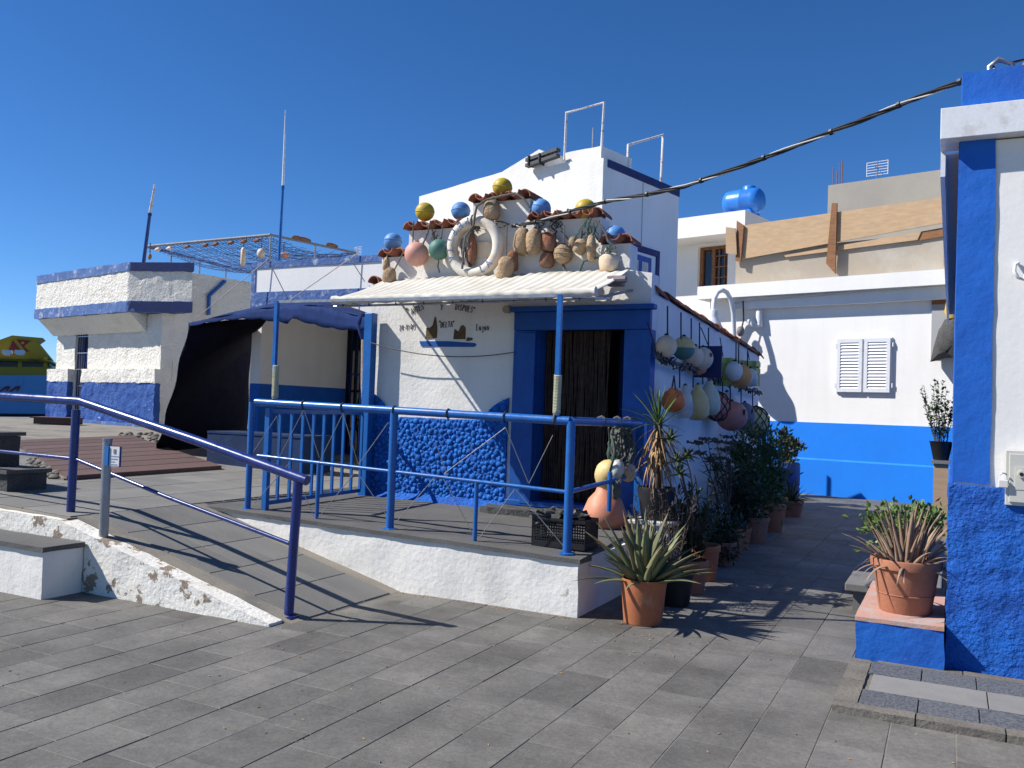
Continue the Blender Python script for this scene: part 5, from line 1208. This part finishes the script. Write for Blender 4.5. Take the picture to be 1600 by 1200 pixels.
for i, t in enumerate((.3, .38, .7)):
    c = Tc.lerp(Rc_, t) + Vector((0, 0, .06)); MB().lathe([(.001, -.2), (.04, -.18), (.055, 0), (.04, .18), (.001, .2)], 10, c, Matrix.Rotation(R(90), 3, 'X'), .1, i).build('net_float', m_corkr, pg, True)
def hung(px, py, wp, hp, mat, label, kind):
    c = atz(px, py, ZP - .7); c = atp(px, py, Tc, Vector((-.45, .89, 0))); k = mpp(c)
    o = thing('hanging_float', c, label, 'float')
    if kind == 'fender': MB().lathe([(.001, -hp * k / 2), (wp * k * .3, -hp * k * .46), (wp * k * .5, -hp * k * .35), (wp * k * .5, hp * k * .35), (wp * k * .3, hp * k * .46), (.001, hp * k / 2)], 12, c).build('body', mat, o, True)
    else: MB().ball(c, wp * k / 2, (1, 1, hp / wp), 16, 10).build('body', mat, o, True)
    MB().tube([c + Vector((0, 0, hp * k * .45)), c + Vector((0, 0, hp * k * .45 + .25))], .012, 5).build('cord', m_rope, o)
hung(380, 401, 8, 30, m_cream, 'cream boat fender hanging from the netting pergola', 'fender')
hung(408, 396, 13, 16, m_cream, 'round cream float on the roof beside the netting post', 'ball')
hung(443, 399, 18, 9, m_palor, 'flat faded orange float lying by the foot of the tall mast', 'ball')
hung(234, 401, 6, 10, m_cork, 'small cork hanging at the corner of the netting pergola', 'ball')
def mast(pts, Y, mats, label, r):
    P_ = [aty(a, b, Y) for a, b in pts]; o = thing('mast', P_[0], label, 'mast')
    for i in range(len(P_) - 1): MB().tube([P_[i], P_[i + 1]], [r[i], r[i + 1]], 8).build('mast_section', mats[i], o, True)
    MB().tube([P_[1] - Vector((0, 0, .03)), P_[1] + Vector((0, 0, .03))], r[1] * 1.25, 8).build('collar', mats[0], o)
mast([(435, 425), (442, 293), (445, 210), (446, 172)], MY + .5, [m_rail, m_whitemetal, m_rust], 'tall blue and white mast on the middle house roof', [.026, .021, .014, .007])
mast([(224, 412), (234, 335), (242, 288)], 13.6, [m_navyrail, m_rust], 'short leaning blue and white mast on the overhang house', [.04, .035, .02])

# ================================================================== FERRY AT SEA
fg = atp(40, 600, CAM + Vector((-math.sin(R(52)), math.cos(R(52)), 0)) * 150, Vector((-math.sin(R(52)), math.cos(R(52)), 0)))
fn = Vector((-math.sin(R(52)), math.cos(R(52)), 0))
fer = thing('ferry', (fg.x, fg.y, -4.2), 'yellow and shaded white car ferry with a red emblem on its funnel', 'ferry')
def FP(px, py, d=0): return atp(px, py, fg - fn * d, fn)
def fpoly(pxs, name, mat, d, th_): return MB().prism([FP(a, b, d) for a, b in pxs], fn * th_).build(name, mat, fer)
lo = FP(0, 720).z
hull = [FP(-420, 586), FP(100, 586), FP(92, 645)]
bp_ = FP(92, 645); hull = hull + [Vector((bp_.x, bp_.y, -4.4)), Vector((FP(-420, 586).x, FP(-420, 586).y, -4.4))]
MB().prism(hull, fn * 22).build('hull', m_shipb, fer)
fpoly([(-420, 563), (81, 571), (81, 586), (-420, 585)], 'yellow_deck', m_shipy, -1.0, 20)
fpoly([(-300, 559), (76, 563), (79, 573), (-300, 573)], 'dark_deck_opening', m_shipd, -.8, 19)
for px in (-60, 28, 68): fpoly([(px, 558), (px + 6, 558), (px + 6, 574), (px, 574)], 'deck_pillar', m_shipy, -.6, 1)
fpoly([(-420, 550), (80, 562), (81, 566), (50, 565), (46, 559), (-420, 556)], 'deck_edge', m_shipy, 1.0, 21)
fpoly([(-420, 553), (-40, 545), (19, 524), (67, 528), (58, 534), (80, 561), (-420, 560)], 'funnel', m_shipy, -2, 8)
fpoly([(13, 548), (20, 532), (33, 548)], 'red_emblem', m_shipr, -1.8, .15)
fpoly([(26, 530.5), (48, 532.5), (36.5, 541), (45.5, 549.5), (40, 549)], 'red_emblem', m_shipr, -1.8, .15)
c_ = FP(35.5, 535.8, -1.75); MB().tube([c_, c_ + fn * .2], .21, 12).build('emblem_dot', m_shipy, fer)
for px in (4, 24): fpoly([(px - 1, 546.5), (px + 14, 547), (px + 15, 552), (px + 11, 555), (px + 2, 554.5), (px - 2, 551)], 'liferaft', m_whitemetal, .6, 1.2)
fpoly([(29, 591), (37, 591), (36, 602), (28, 602)], 'side_hatch', m_shipb, .12, .1)
for o0 in (-17, 0, 16):
    fpoly([(o0 - 2, 612), (o0 + 8, 604), (o0 + 14, 602.8), (o0 + 15.5, 604), (o0 + 14, 608), (o0 + 10, 612), (o0 + 10, 610), (o0 + 11.5, 606), (o0 + 6, 609), (o0 + 2, 612)], 'red_script', m_shipr, .15, .1)
MB().tube([FP(-420, 645, .06), FP(92, 649, .06)], .25, 6).build('rubbing_strake', m_shipd, fer)

# ================================================================== OVERHEAD CABLE
ca, cb_ = aty(1554, 108, BY + .1), aty(800, 353, FY - .06)
pn = Vector(((cb_ - ca).y, -(cb_ - ca).x, 0)).normalized()
cp = [atp(a, b, ca, pn) for a, b in ((1500, 128), (1420, 158), (1330, 194), (1240, 229), (1150, 263), (1070, 291), (1000, 306), (945, 315), (900, 328), (850, 344), (812, 352))]
cp = [ca] + cp + [cb_]
ck = []
for i in range(len(cp) - 1):
    for s in range(6): ck.append(cp[i].lerp(cp[i + 1], s / 6))
ck.append(cb_)
cbl = thing('cable_bundle', ca, 'twisted bundle of black and white cables slung from the corner house to the gable', 'cable')
for q, (mt, rd, ph) in enumerate(((m_cableb, .010, 0), (m_cableb, .009, 1.6), (m_cableb, .007, 3.2), (m_cablew, .0055, 4.6))):
    MB().tube([p_ + Vector((0, .010 * math.sin(i * .55 + ph), .013 * math.cos(i * .55 + ph))) for i, p_ in enumerate(ck)], rd, 6).build('strand', mt, cbl, True)
for i in range(6, len(ck), 7): MB().tube([ck[i] - (ck[i] - ck[i - 1]).normalized() * .012, ck[i] + (ck[i] - ck[i - 1]).normalized() * .012], .025, 8).build('cable_tie', m_cableb, cbl)
MB().tube([ca + Vector((-.02, 0, -.16)), ca + Vector((-.03, 0, .02)), ca + Vector((.02, 0, .06)), ca + Vector((.10, .02, .03)), ca + Vector((.12, .05, -.16))], .02, 8).build('entry_pipe', m_galv, cbl, True)
tag(MB().tube([ca + Vector((.1, .05, .02)), aty(1580, 98, BY + .3), aty(1640, 84, BY + .6)], .009, 5).build('roof_wire', m_cableb, None, org=ca), 'thin black wire leaving the cable bracket over the blue parapet', 'wire')

# ================================================================== THINGS ON THE PATIO
# black crate by the corner post
cr0 = Vector((-3.15, 6.62, 0)); cz = patio_z(-2.9, 6.7) + .006
cr = thing('black_crate', (-2.93, 6.75, cz), 'black plastic lattice crate on the patio behind the corner post', 'crate')
x0, x1, y0, y1, h = -3.12, -2.64, 6.62, 6.92, .24
MB().box(x0, x1, y0, y1, cz, cz + .012).build('base', m_black, cr)
for a, b, c_, d in ((x0, x1, y0, y0 + .012), (x0, x1, y1 - .012, y1), (x0, x0 + .012, y0 + .013, y1 - .013), (x1 - .012, x1, y0 + .013, y1 - .013)):
    MB().box(a, b, c_, d, cz + h - .03, cz + h).build('rim', m_black, cr); MB().box(a, b, c_, d, cz + .012, cz + .05).build('lower_band', m_black, cr)
    g_ = MB(); ln_ = max(b - a, d - c_); along = (b - a) > (d - c_); n_ = int(ln_ / .022)
    for i in range(n_ + 1):
        u_ = (ln_ - .006) * i / n_
        if along: g_.box(a + u_, a + u_ + .006, c_ + .003, d - .003, cz + .05, cz + h - .03)
        else: g_.box(a + .003, b - .003, c_ + u_, c_ + u_ + .006, cz + .05, cz + h - .03)
    for k in range(6):
        zz = cz + .06 + k * .024; g_.box(a + .0035, b - .0035, c_ + .0035, d - .0035, zz, zz + .006)
    tag(g_.build('lattice', m_black, cr, clean=False), kind='stuff')
for i, (dx, dy) in enumerate(((.10, .1), (.32, .14), (.22, .2))):
    c_ = Vector((x0 + dx, y0 + dy, cz + h + .0))
    o = thing('dark_rag', c_, ['crumpled black rag lying on the left of the lattice crate', 'dark grey rag heaped on the right of the lattice crate', 'dark blue rag at the back of the lattice crate'][i], 'rag')
    MB().ball(c_, .11, (1.25, .9, .55), 18, 12, .8, i + 3).build('cloth', [m_lava, m_black, m_navybox][i], o, True)
# floats tied inside the return of the railing
def rfloat(px, py, wp, hp, mat, label, X=-2.86, kind='ball', seed=0, name='tied_float'):
    c = atx(px, py, X); k = mpp(c); o = thing(name, c - Vector((0, 0, hp * k / 2)), label, 'float')
    if kind == 'ball': MB().ball(c, wp * k / 2, (1, 1, hp / wp), 26, 16, .05, seed).build('body', mat, o, True)
    else:
        r = wp * k / 2; hh = hp * k / 2
        MB().lathe([(.001, -hh), (r * .75, -hh * .95), (r, -hh * .55), (r * .97, -hh * .1), (r * .75, hh * .45), (r * .45, hh * .8), (r * .38, hh), (.001, hh)], 24, c).build('body', mat, o, True)
    MB().tube([c + Vector((.02, -.02, hp * k * .4)), c + Vector((.06, .02, hp * k * .7)), atx(px + 6, 668, -2.76)], .008, 5).build('cord', m_rope, o)
    return o
rfloat(945, 795, 70, 66, m_palor, 'large faded orange pear shaped buoy beside the crate', kind='pear', X=-3.0)
rfloat(951, 742, 44, 48, m_yelf, 'large tan ball tied under the rope coil on the railing', seed=2)
rfloat(965, 733, 22, 30, m_palew, 'grey stone-like float tied against the tan ball', seed=3, X=-2.70)
rfloat(981, 738, 27, 30, m_cream, 'smaller cream float tied beside the end post of the railing', seed=4, X=-2.72)
rfloat(962, 766, 17, 30, m_rope, 'dark rope-wrapped float hanging over the orange buoy', seed=5, X=-2.70)
rco = thing('rope_coil', atx(972, 700, -2.80), 'tangled coil of green and grey rope hung on the railing return', 'rope')
for i in range(22):
    rg = random.Random(i + 50); c = atx(971 + rg.uniform(-8, 8), 700 + rg.uniform(-7, 9), -2.80 + rg.uniform(-.05, .07)); r1, r2 = rg.uniform(.11, .21), rg.uniform(.14, .23)
    ph = rg.uniform(-.5, .5)
    MB().tube([c + Vector((.03 * math.sin(3 * a + i), r1 * math.cos(a) * math.cos(ph) - r2 * math.sin(a) * math.sin(ph), r1 * math.cos(a) * math.sin(ph) + r2 * math.sin(a) * math.cos(ph))) for a in [k * .3142 for k in range(20)]], .011, 6, closed=True).build('loop', m_ropeg if i % 3 else m_rope, rco, True)
for px in (868, 935, 958, 974, 986):
    t_ = (px - 895) / 100; c = Vector((RXR, RYF + max(0, t_) * 1.75, ztr)) if px > 895 else aty(px, 655, RYF)
    MB().tube([c + Vector((.042 * math.cos(a) if px > 895 else 0, 0 if px > 895 else .042 * math.cos(a), .042 * math.sin(a))) for a in [k * .785 for k in range(8)]], .011, 6, closed=True).build('rail_wrap', m_rope, rco, True)

# ================================================================== PLANTS
def leaf_mb(L, Wd, e0, e1, n=7, cup=.35, thick=.25, power=.75, base=.75):
    mb = MB(); vs_ = []; fs_ = []; x = z = 0.0
    for i in range(n + 1):
        t = i / n; e = e0 + (e1 - e0) * t
        w = Wd * .5 * max(.02, (1 - t) ** power) * (base + (1 - base) * min(1, t * 5))
        nx, nz = -math.sin(e), math.cos(e)
        vs_ += [(x + nx * w * cup, -w, z + nz * w * cup), (x - nx * w * thick, 0, z - nz * w * thick), (x + nx * w * cup, w, z + nz * w * cup), (x + nx * w * cup * .2, 0, z + nz * w * cup * .2)]
        x += L / n * math.cos(e); z += L / n * math.sin(e)
    for i in range(n):
        for j in range(4): a = i * 4 + j; b = i * 4 + (j + 1) % 4; fs_.append((a, b, b + 4, a + 4))
    fs_ += [(3, 2, 1, 0), (n * 4, n * 4 + 1, n * 4 + 2, n * 4 + 3)]
    return mb.add(vs_, fs_)
ALOE = {}
def leaf_set(key, mat, specs):
    if key not in ALOE: ALOE[key] = [mesh_of(leaf_mb(*a), 'leaf', mat, True) for a in specs]
    return ALOE[key]
def pot(o, c, rt_, h, mat, rim=True, rb=.78):
    c = Vector(c); rb_ = rt_ * rb
    prof = [(.001, 0), (rb_ * .97, 0), (rb_, .01), (rt_ * .93, h * .82)]
    prof += [(rt_, h * .83), (rt_ * 1.02, h * .97), (rt_, h), (rt_ * .9, h), (rt_ * .86, h * .86)] if rim else [(rt_ * .97, h * .97), (rt_ * .97, h), (rt_ * .92, h), (rt_ * .9, h * .9)]
    MB().lathe(prof, 28, c).build('pot', mat, o, True)
    if rim: MB().tube([c + Vector((rt_ * (rb + (.93 - rb) * .43) * math.cos(a), rt_ * (rb + (.93 - rb) * .43) * math.sin(a), h * .35)) for a in [k * .2244 for k in range(28)]], .004, 5, closed=True).build('pot_ridge', mat, o, True)
    MB().lathe([(.001, h * .87), (rt_ * .88, h * .86)], 20, c).build('soil', m_soil, o)
def rosette(o, c, meshes, n, r0, tilt, smin, smax, seed, up=0):
    rg = random.Random(seed)
    for i in range(n):
        t = i / n; me = meshes[min(len(meshes) - 1, int(t * len(meshes)))]
        a = i * 2.39996 + rg.uniform(-.3, .3); s = rg.uniform(smin, smax); rr = r0 * (.15 + .85 * t)
        inst(me, 'leaf', o, Vector(c) + Vector((rr * math.cos(a), rr * math.sin(a), up * (1 - t))), (rg.uniform(-.25, .25), rg.uniform(-tilt, tilt), a), (s, s * rg.uniform(.85, 1.15), s))
fresh = leaf_set('fresh', m_aloe, [(.44, .085, R(86), R(76)), (.44, .092, R(76), R(58)), (.44, .092, R(62), R(46)), (.42, .085, R(46), R(22)), (.38, .075, R(24), R(-4))])
p0 = atz(1004, 972, 0)
al = thing('potted_aloe', p0, 'large green aloe with red-tipped leaves in a terracotta pot at the patio corner', 'potted plant')
pot(al, p0, .185, .34, m_terra, False, .80)
rosette(al, p0 + Vector((0, 0, .31)), fresh, 82, .15, .24, .8, 1.28, 4, .04)
drym = leaf_set('dry', m_aloed, [(.40, .050, R(85), R(76)), (.36, .050, R(76), R(62)), (.34, .048, R(62), R(48)), (.30, .04, R(44), R(10)), (.24, .028, R(5), R(-60))])
p0 = Vector((-.265, 6.62, .312))
dp_ = thing('dried_aloe_pot', p0, 'withered brown aloe in a wide terracotta pot on the cobalt block', 'potted plant')
pot(dp_, p0, .225, .36, m_terraold, True, .74)
rosette(dp_, p0 + Vector((0, 0, .31)), drym, 84, .19, .15, .75, 1.2, 9, .02)

def foliage(center, rad, n, ls, seed, flat=.0, asp=.45, shell=.35, updir=.3):
    rg = random.Random(seed); mb = MB(); c = Vector(center); vs_ = []; fs_ = []
    # clumps so that the crown has gaps
    cl = [Vector((rg.uniform(-1, 1), rg.uniform(-1, 1), rg.uniform(-1, 1))).normalized() * rg.uniform(shell, 1) for _ in range(max(5, n // 45))]
    for i in range(n):
        q = rg.choice(cl) + Vector((rg.gauss(0, .17), rg.gauss(0, .17), rg.gauss(0, .17)))
        p = c + Vector((q.x * rad[0], q.y * rad[1], q.z * rad[2]))
        d = (Vector((rg.uniform(-1, 1), rg.uniform(-1, 1), rg.uniform(-.6, 1) + updir)) + q * .6).normalized()
        sd = d.cross(Vector((rg.uniform(-1, 1), rg.uniform(-1, 1), rg.uniform(-1, 1)))).normalized(); up = d.cross(sd)
        l = ls * rg.uniform(.6, 1.3); w = l * asp
        k = len(vs_)
        vs_ += [p, p + d * l * .45 + sd * w * .5 + up * w * .12, p + d * l, p + d * l * .45 - sd * w * .5 + up * w * .12, p + d * l * .5 - up * w * .05]
        fs_ += [(k, k + 1, k + 4), (k + 1, k + 2, k + 4), (k + 2, k + 3, k + 4), (k + 3, k, k + 4)]
    return mb.add(vs_, fs_)
def stems(base, tops, r0, seed, sub=0, n=7):
    rg = random.Random(seed); mb = MB()
    for t_ in tops:
        b = Vector(base) + Vector((rg.uniform(-.05, .05), rg.uniform(-.05, .05), 0)); t_ = Vector(t_)
        pts = [b.lerp(t_, i / n) + Vector((rg.uniform(-.025, .025), rg.uniform(-.025, .025), 0)) * math.sin(math.pi * i / n) for i in range(n + 1)]
        mb.tube(pts, [r0 * (1 - .6 * i / n) for i in range(n + 1)], 5)
        for s in range(sub):
            k = rg.randrange(2, n); d = Vector((rg.uniform(-1, 1), rg.uniform(-1, 1), rg.uniform(.2, 1.2))).normalized() * rg.uniform(.08, .22)
            mb.tube([pts[k], pts[k] + d * .5 + Vector((0, 0, .01)), pts[k] + d], [r0 * .5, r0 * .4, r0 * .2], 4)
    return mb
def twig_plant(o, base, h, spread, n, mat_stem, mat_leaf, seed, leafn=40, ll=.035, lw=.25, hang=0):
    rg = random.Random(seed); st_ = MB(); lf_ = MB(); vs_ = []; fs_ = []
    for i in range(n):
        a = rg.uniform(0, 6.28); rr = spread * math.sqrt(rg.random()); hh = h * rg.uniform(.55, 1.0)
        b = Vector(base) + Vector((rr * .3 * math.cos(a), rr * .3 * math.sin(a), 0)); t_ = Vector(base) + Vector((rr * math.cos(a), rr * math.sin(a), hh))
        pts = [b.lerp(t_, k / 8) + Vector((rg.uniform(-.012, .012), rg.uniform(-.012, .012), 0)) for k in range(9)]
        st_.tube(pts, [.006 * (1 - .6 * k / 8) for k in range(9)], 4)
        for j in range(leafn):
            u_ = rg.uniform(.15, 1) * 8; k = min(7, int(u_)); p = pts[k].lerp(pts[k + 1], u_ - k)
            d = Vector((rg.uniform(-1, 1), rg.uniform(-1, 1), rg.uniform(-.1, 1.0))).normalized(); sd = d.cross(Vector((0, 0, 1))).normalized(); l = ll * rg.uniform(.6, 1.4); w = l * lw
            q = len(vs_); vs_ += [p, p + d * l * .5 + sd * w, p + d * l, p + d * l * .5 - sd * w]; fs_ += [(q, q + 1, q + 2, q + 3)]
    lf_.add(vs_, fs_)
    tag(st_.build('stems', mat_stem, o, clean=False), kind='stuff'); tag(lf_.build('leaves', mat_leaf, o, clean=False), kind='stuff')
PG = 'potted plants lined up along the alley wall'
def alley_pot(px, py, rt_, h, mat, label, name='alley_pot_plant', rim=True):
    p = atz(px, py, 0); o = thing('potted_plant', p, label, 'potted plant', PG); pot(o, p, rt_, h, mat, rim); return o, p
# 1 black pot with a spiny dead shrub
o, p = alley_pot(1055, 945, .15, .27, m_black, 'brown spiny dead shrub in a black pot just behind the big green aloe', rim=False)
twig_plant(o, p + Vector((-.10, .0, .2)), .80, .30, 26, m_twig, m_twig, 1, 46, .045, .12)
# 2,3
o, p = alley_pot(1078, 925, .16, .30, m_terraold, 'dark spiky shrub in a faded clay pot behind the black pot')
twig_plant(o, p + Vector((0, 0, .25)), .78, .26, 20, m_twig, m_leafd, 2, 80, .075, .14)
o, p = alley_pot(1097, 905, .17, .34, m_terra, 'tall bare-stemmed succulent with leafy heads and one orange flower in a clay pot')
rg = random.Random(5)
heads = [(1047, 688), (1072, 715), (1058, 722), (1062, 742), (1038, 735), (1085, 742), (1110, 722), (1118, 735)]
hts = [atx(a, b, p.x + rg.uniform(-.2, .05)) for a, b in heads]
tag(stems(p + Vector((0, 0, .28)), hts, .014, 6).build('stems', m_twig, o, True, clean=False), kind='stuff')
succ = leaf_set('succ', m_leafd, [(.12, .05, R(75), R(50)), (.14, .055, R(45), R(5)), (.14, .055, R(10), R(-40))])
for i, c in enumerate(hts[:4] + hts[6:]): rosette(o, c, succ, 14, .012, .2, .75, 1.15, i + 20)
fl_ = MB()
for k in range(14): d = Vector((random.uniform(-1, 1), random.uniform(-1, 1), random.uniform(-.2, .8))) * .05; fl_.tube([hts[6] + d * .3, hts[6] + d], [.003, .010], 5)
tag(fl_.build('orange_flower', m_oran, o, clean=False), kind='stuff')
# 4
o, p = alley_pot(1128, 882, .15, .25, m_terraold, 'low dark bush spilling over a clay bowl beside the alley wall')
tag(foliage(p + Vector((-.05, -.05, .30)), (.34, .34, .30), 1500, .07, 7).build('foliage', m_leafd, o, clean=False), kind='stuff')
# 5 dried umbels
o, p = alley_pot(1140, 872, .15, .30, m_terra, 'dried umbel flower heads on tall thin stalks in a clay pot')
um = [(1106, 686), (1098, 708), (1090, 692), (1135, 683), (1141, 692), (1134, 703), (1120, 690), (1126, 716)]
ut = [atx(a, b, p.x - random.uniform(.0, .3)) for a, b in um]
tag(stems(p + Vector((0, 0, .25)), ut, .009, 8, 5).build('stalks', m_twig, o, True, clean=False), kind='stuff')
ub = MB()
for c in ut:
    for k in range(34): q = c + Vector((random.gauss(0, .05), random.gauss(0, .05), random.uniform(-.012, .02))); ub.ball(q, random.uniform(.010, .018), (1, 1, .7), 5, 4)
tag(ub.build('umbels', m_twig, o, clean=False), kind='stuff')
# 6
o, p = alley_pot(1155, 858, .14, .26, m_terra, 'spindly dark green shrub in a clay pot in front of the bushy fern')
twig_plant(o, p + Vector((0, 0, .22)), .85, .25, 18, m_twig, m_leafd, 11, 60, .085, .25)
# 7 bushy fern-like
o, p = alley_pot(1180, 848, .17, .33, m_terraold, 'tall bushy fern-like plant in a clay pot')
tag(foliage(p + Vector((-.05, .1, .85)), (.38, .40, .60), 3800, .09, 13, asp=.3).build('foliage', m_leaf, o, clean=False), kind='stuff')
tag(stems(p + Vector((0, 0, .28)), [p + Vector((random.uniform(-.25, .25), random.uniform(-.25, .25), random.uniform(.7, 1.4))) for _ in range(8)], .008, 14, 2).build('stems', m_twig, o, clean=False), kind='stuff')
# 8 upright blades
o, p = alley_pot(1206, 830, .18, .40, m_terra, 'upright yellow-green blades of a tall plant in a banded clay pot')
bl = leaf_set('blade', m_leafy, [(1.05, .055, R(88), R(82), 7, .3, .08), (.95, .055, R(84), R(70), 7, .3, .08), (.8, .05, R(76), R(48), 7, .3, .08)])
rosette(o, p + Vector((0, 0, .33)), bl, 26, .12, .12, .75, 1.15, 31)
# 9 agave low
o, p = alley_pot(1236, 806, .20, .26, m_terraold, 'low dark agave in a clay pot at the far end of the row')
ag = leaf_set('agave', m_leafd, [(.45, .07, R(80), R(60)), (.5, .075, R(50), R(20)), (.45, .07, R(22), R(-15))])
rosette(o, p + Vector((0, 0, .22)), ag, 26, .10, .2, .7, 1.1, 41)
# 10 tall spear plant behind
o, p = alley_pot(1212, 812, .18, .36, m_terraold, 'tall dark spear-leaved plant by the cottage corner')
sp = leaf_set('spear', m_leafd, [(.75, .07, R(85), R(70), 7, .3, .08), (.75, .07, R(65), R(30), 7, .3, .08)])
rosette(o, p + Vector((-.2, 0, .85)), sp, 16, .06, .2, .6, 1.1, 42)
tag(stems(p + Vector((0, 0, .3)), [p + Vector((-.2, 0, .9))], .02, 15).build('stems', m_twig, o), kind='stuff')
# blue barrel with a bush
p = atz(1240, 790, 0) + Vector((-.22, .35, 0))
o = thing('barrel_planter', p, 'blue plastic barrel with a dark leafy bush at the cottage corner', 'planter')
MB().lathe([(.001, 0), (.24, 0), (.26, .05), (.27, .3), (.255, .33), (.27, .36), (.27, .7), (.25, .78), (.22, .78), (.2, .72), (.001, .72)], 24, p).build('barrel', m_bluebar, o, True)
tag(foliage(p + Vector((0, 0, 1.05)), (.30, .30, .30), 700, .11, 17, asp=.4).build('foliage', m_leafd, o, clean=False), kind='stuff')
tag(stems(p + Vector((0, 0, .7)), [p + Vector((random.uniform(-.2, .2), random.uniform(-.2, .2), random.uniform(.95, 1.3))) for _ in range(6)], .01, 18).build('stems', m_twig, o, clean=False), kind='stuff')
# yucca on a white plastic stand
yp = Vector((-2.36, 7.62, 0)); yz = atx(1022, 660, yp.x).z
yu = thing('potted_yucca', yp, 'yucca with a skirt of dry drooping leaves in a black tub by the railing end', 'potted plant')
for dx in (-.15, .15):
    for dy in (-.15, .15): MB().box(yp.x + dx - .018, yp.x + dx + .018, yp.y + dy - .018, yp.y + dy + .018, 0, .62).build('stand_leg', m_palew, yu)
MB().box(yp.x - .2, yp.x + .2, yp.y - .2, yp.y + .2, .621, .66).build('stand_top', m_palew, yu, bev=.01)
MB().lathe([(.001, .662), (.13, .662), (.17, .92), (.165, .95), (.15, .95), (.14, .9), (.001, .9)], 20, yp).build('tub', m_black, yu, True)
MB().tube([yp + Vector((0, 0, .88)), yp + Vector((.01, 0, 1.2)), yp + Vector((.0, .0, yz))], [.045, .04, .035], 8).build('trunk', m_twig, yu, True)
yl = leaf_set('yucca', m_yucca, [(.42, .034, R(85), R(72), 7, .4, .1), (.46, .034, R(62), R(38), 7, .4, .1), (.44, .032, R(35), R(2), 7, .4, .1), (.40, .030, R(12), R(-30), 7, .4, .1)])
rosette(yu, Vector((yp.x, yp.y, yz - .03)), yl, 34, .02, .15, .6, .95, 51)
yd = leaf_set('yuccadry', m_dry, [(.42, .030, R(-20), R(-85), 7, .4, .1), (.46, .028, R(-50), R(-90), 7, .4, .1), (.36, .026, R(-65), R(-93), 7, .4, .1)])
for lev in range(4): rosette(yu, Vector((yp.x, yp.y, yz - .05 - lev * .09)), yd, 18, .02, .15, .7, 1.1, 60 + lev)
# leafy pot behind the dried aloe, and shrub on a pedestal
p = Vector((-.30, 7.40, .312))
o = thing('jade_pot', p, 'bright green jade bush in a low clay pot behind the withered aloe', 'potted plant')
pot(o, p, .18, .24, m_terraold)
tag(foliage(p + Vector((0, .02, .46)), (.30, .26, .24), 1300, .055, 23, asp=.6).build('foliage', m_leafl, o, clean=False), kind='stuff')
tag(stems(p + Vector((0, 0, .2)), [p + Vector((random.uniform(-.25, .25), random.uniform(-.2, .2), random.uniform(.35, .62))) for _ in range(9)], .012, 24).build('stems', m_twig, o, clean=False), kind='stuff')
pp_ = atx(1482, 688, -.12)
pz = Vector((-.13, 14.0, 0)); zt = aty(1478, 690, 14.0).z
o = thing('pedestal_shrub', pz, 'small-leaved shrub in a black pot on a wooden pedestal by the corner house', 'potted plant')
MB().box(pz.x - .09, pz.x + .10, pz.y - .1, pz.y + .1, 0, zt - .32).build('pedestal', m_wood, o); MB().box(pz.x - .12, pz.x + .12, pz.y - .13, pz.y + .13, zt - .318, zt - .27).build('pedestal_cap', m_palet, o)
MB().lathe([(.001, zt - .268), (.10, zt - .268), (.15, zt - .02), (.16, zt), (.13, zt), (.12, zt - .04), (.001, zt - .04)], 18, (pz.x, pz.y, 0)).build('pot', m_black, o, True)
twig_plant(o, Vector((pz.x, pz.y, zt - .05)), .95, .28, 16, m_twig, m_leaf, 26, 60, .045, .4)

# small litter on the paving: dry leaf bits and grit near the pots and walls
lt_ = MB(); rg = random.Random(77)
for i in range(420):
    k = i % 4
    if k == 0: x, y = rg.gauss(-2.0, .45), rg.gauss(6.5, .5)
    elif k == 1: x, y = rg.uniform(-2.6, 0), rg.uniform(6, 12)
    elif k == 2: x, y = rg.uniform(-4.3, -2.6), 6.31 - abs(rg.gauss(0, .04))
    else: x, y = rg.uniform(-5.5, 1), rg.uniform(3.2, 6.1)
    if (x < -4.3 and y > 4.75) or (x < -2.6 and y > 6.3) or (x > -.6 and y > 5.1): continue
    a = rg.uniform(0, 6.28); l = rg.uniform(.006, .016); d = Vector((math.cos(a), math.sin(a), 0)); n_ = Vector((-d.y, d.x, 0)); p = Vector((x, y, .003))
    lt_.add([p - d * l, p - n_ * l * .4, p + d * l + Vector((0, 0, .003)), p + n_ * l * .4, p + Vector((0, 0, .004))], [(0, 1, 4), (1, 2, 4), (2, 3, 4), (3, 0, 4), (3, 2, 1, 0)])
tag(lt_.build('leaf_litter', m_dry, clean=False), 'scattered dry leaf bits and grit on the grey paving', 'litter', kind='stuff')
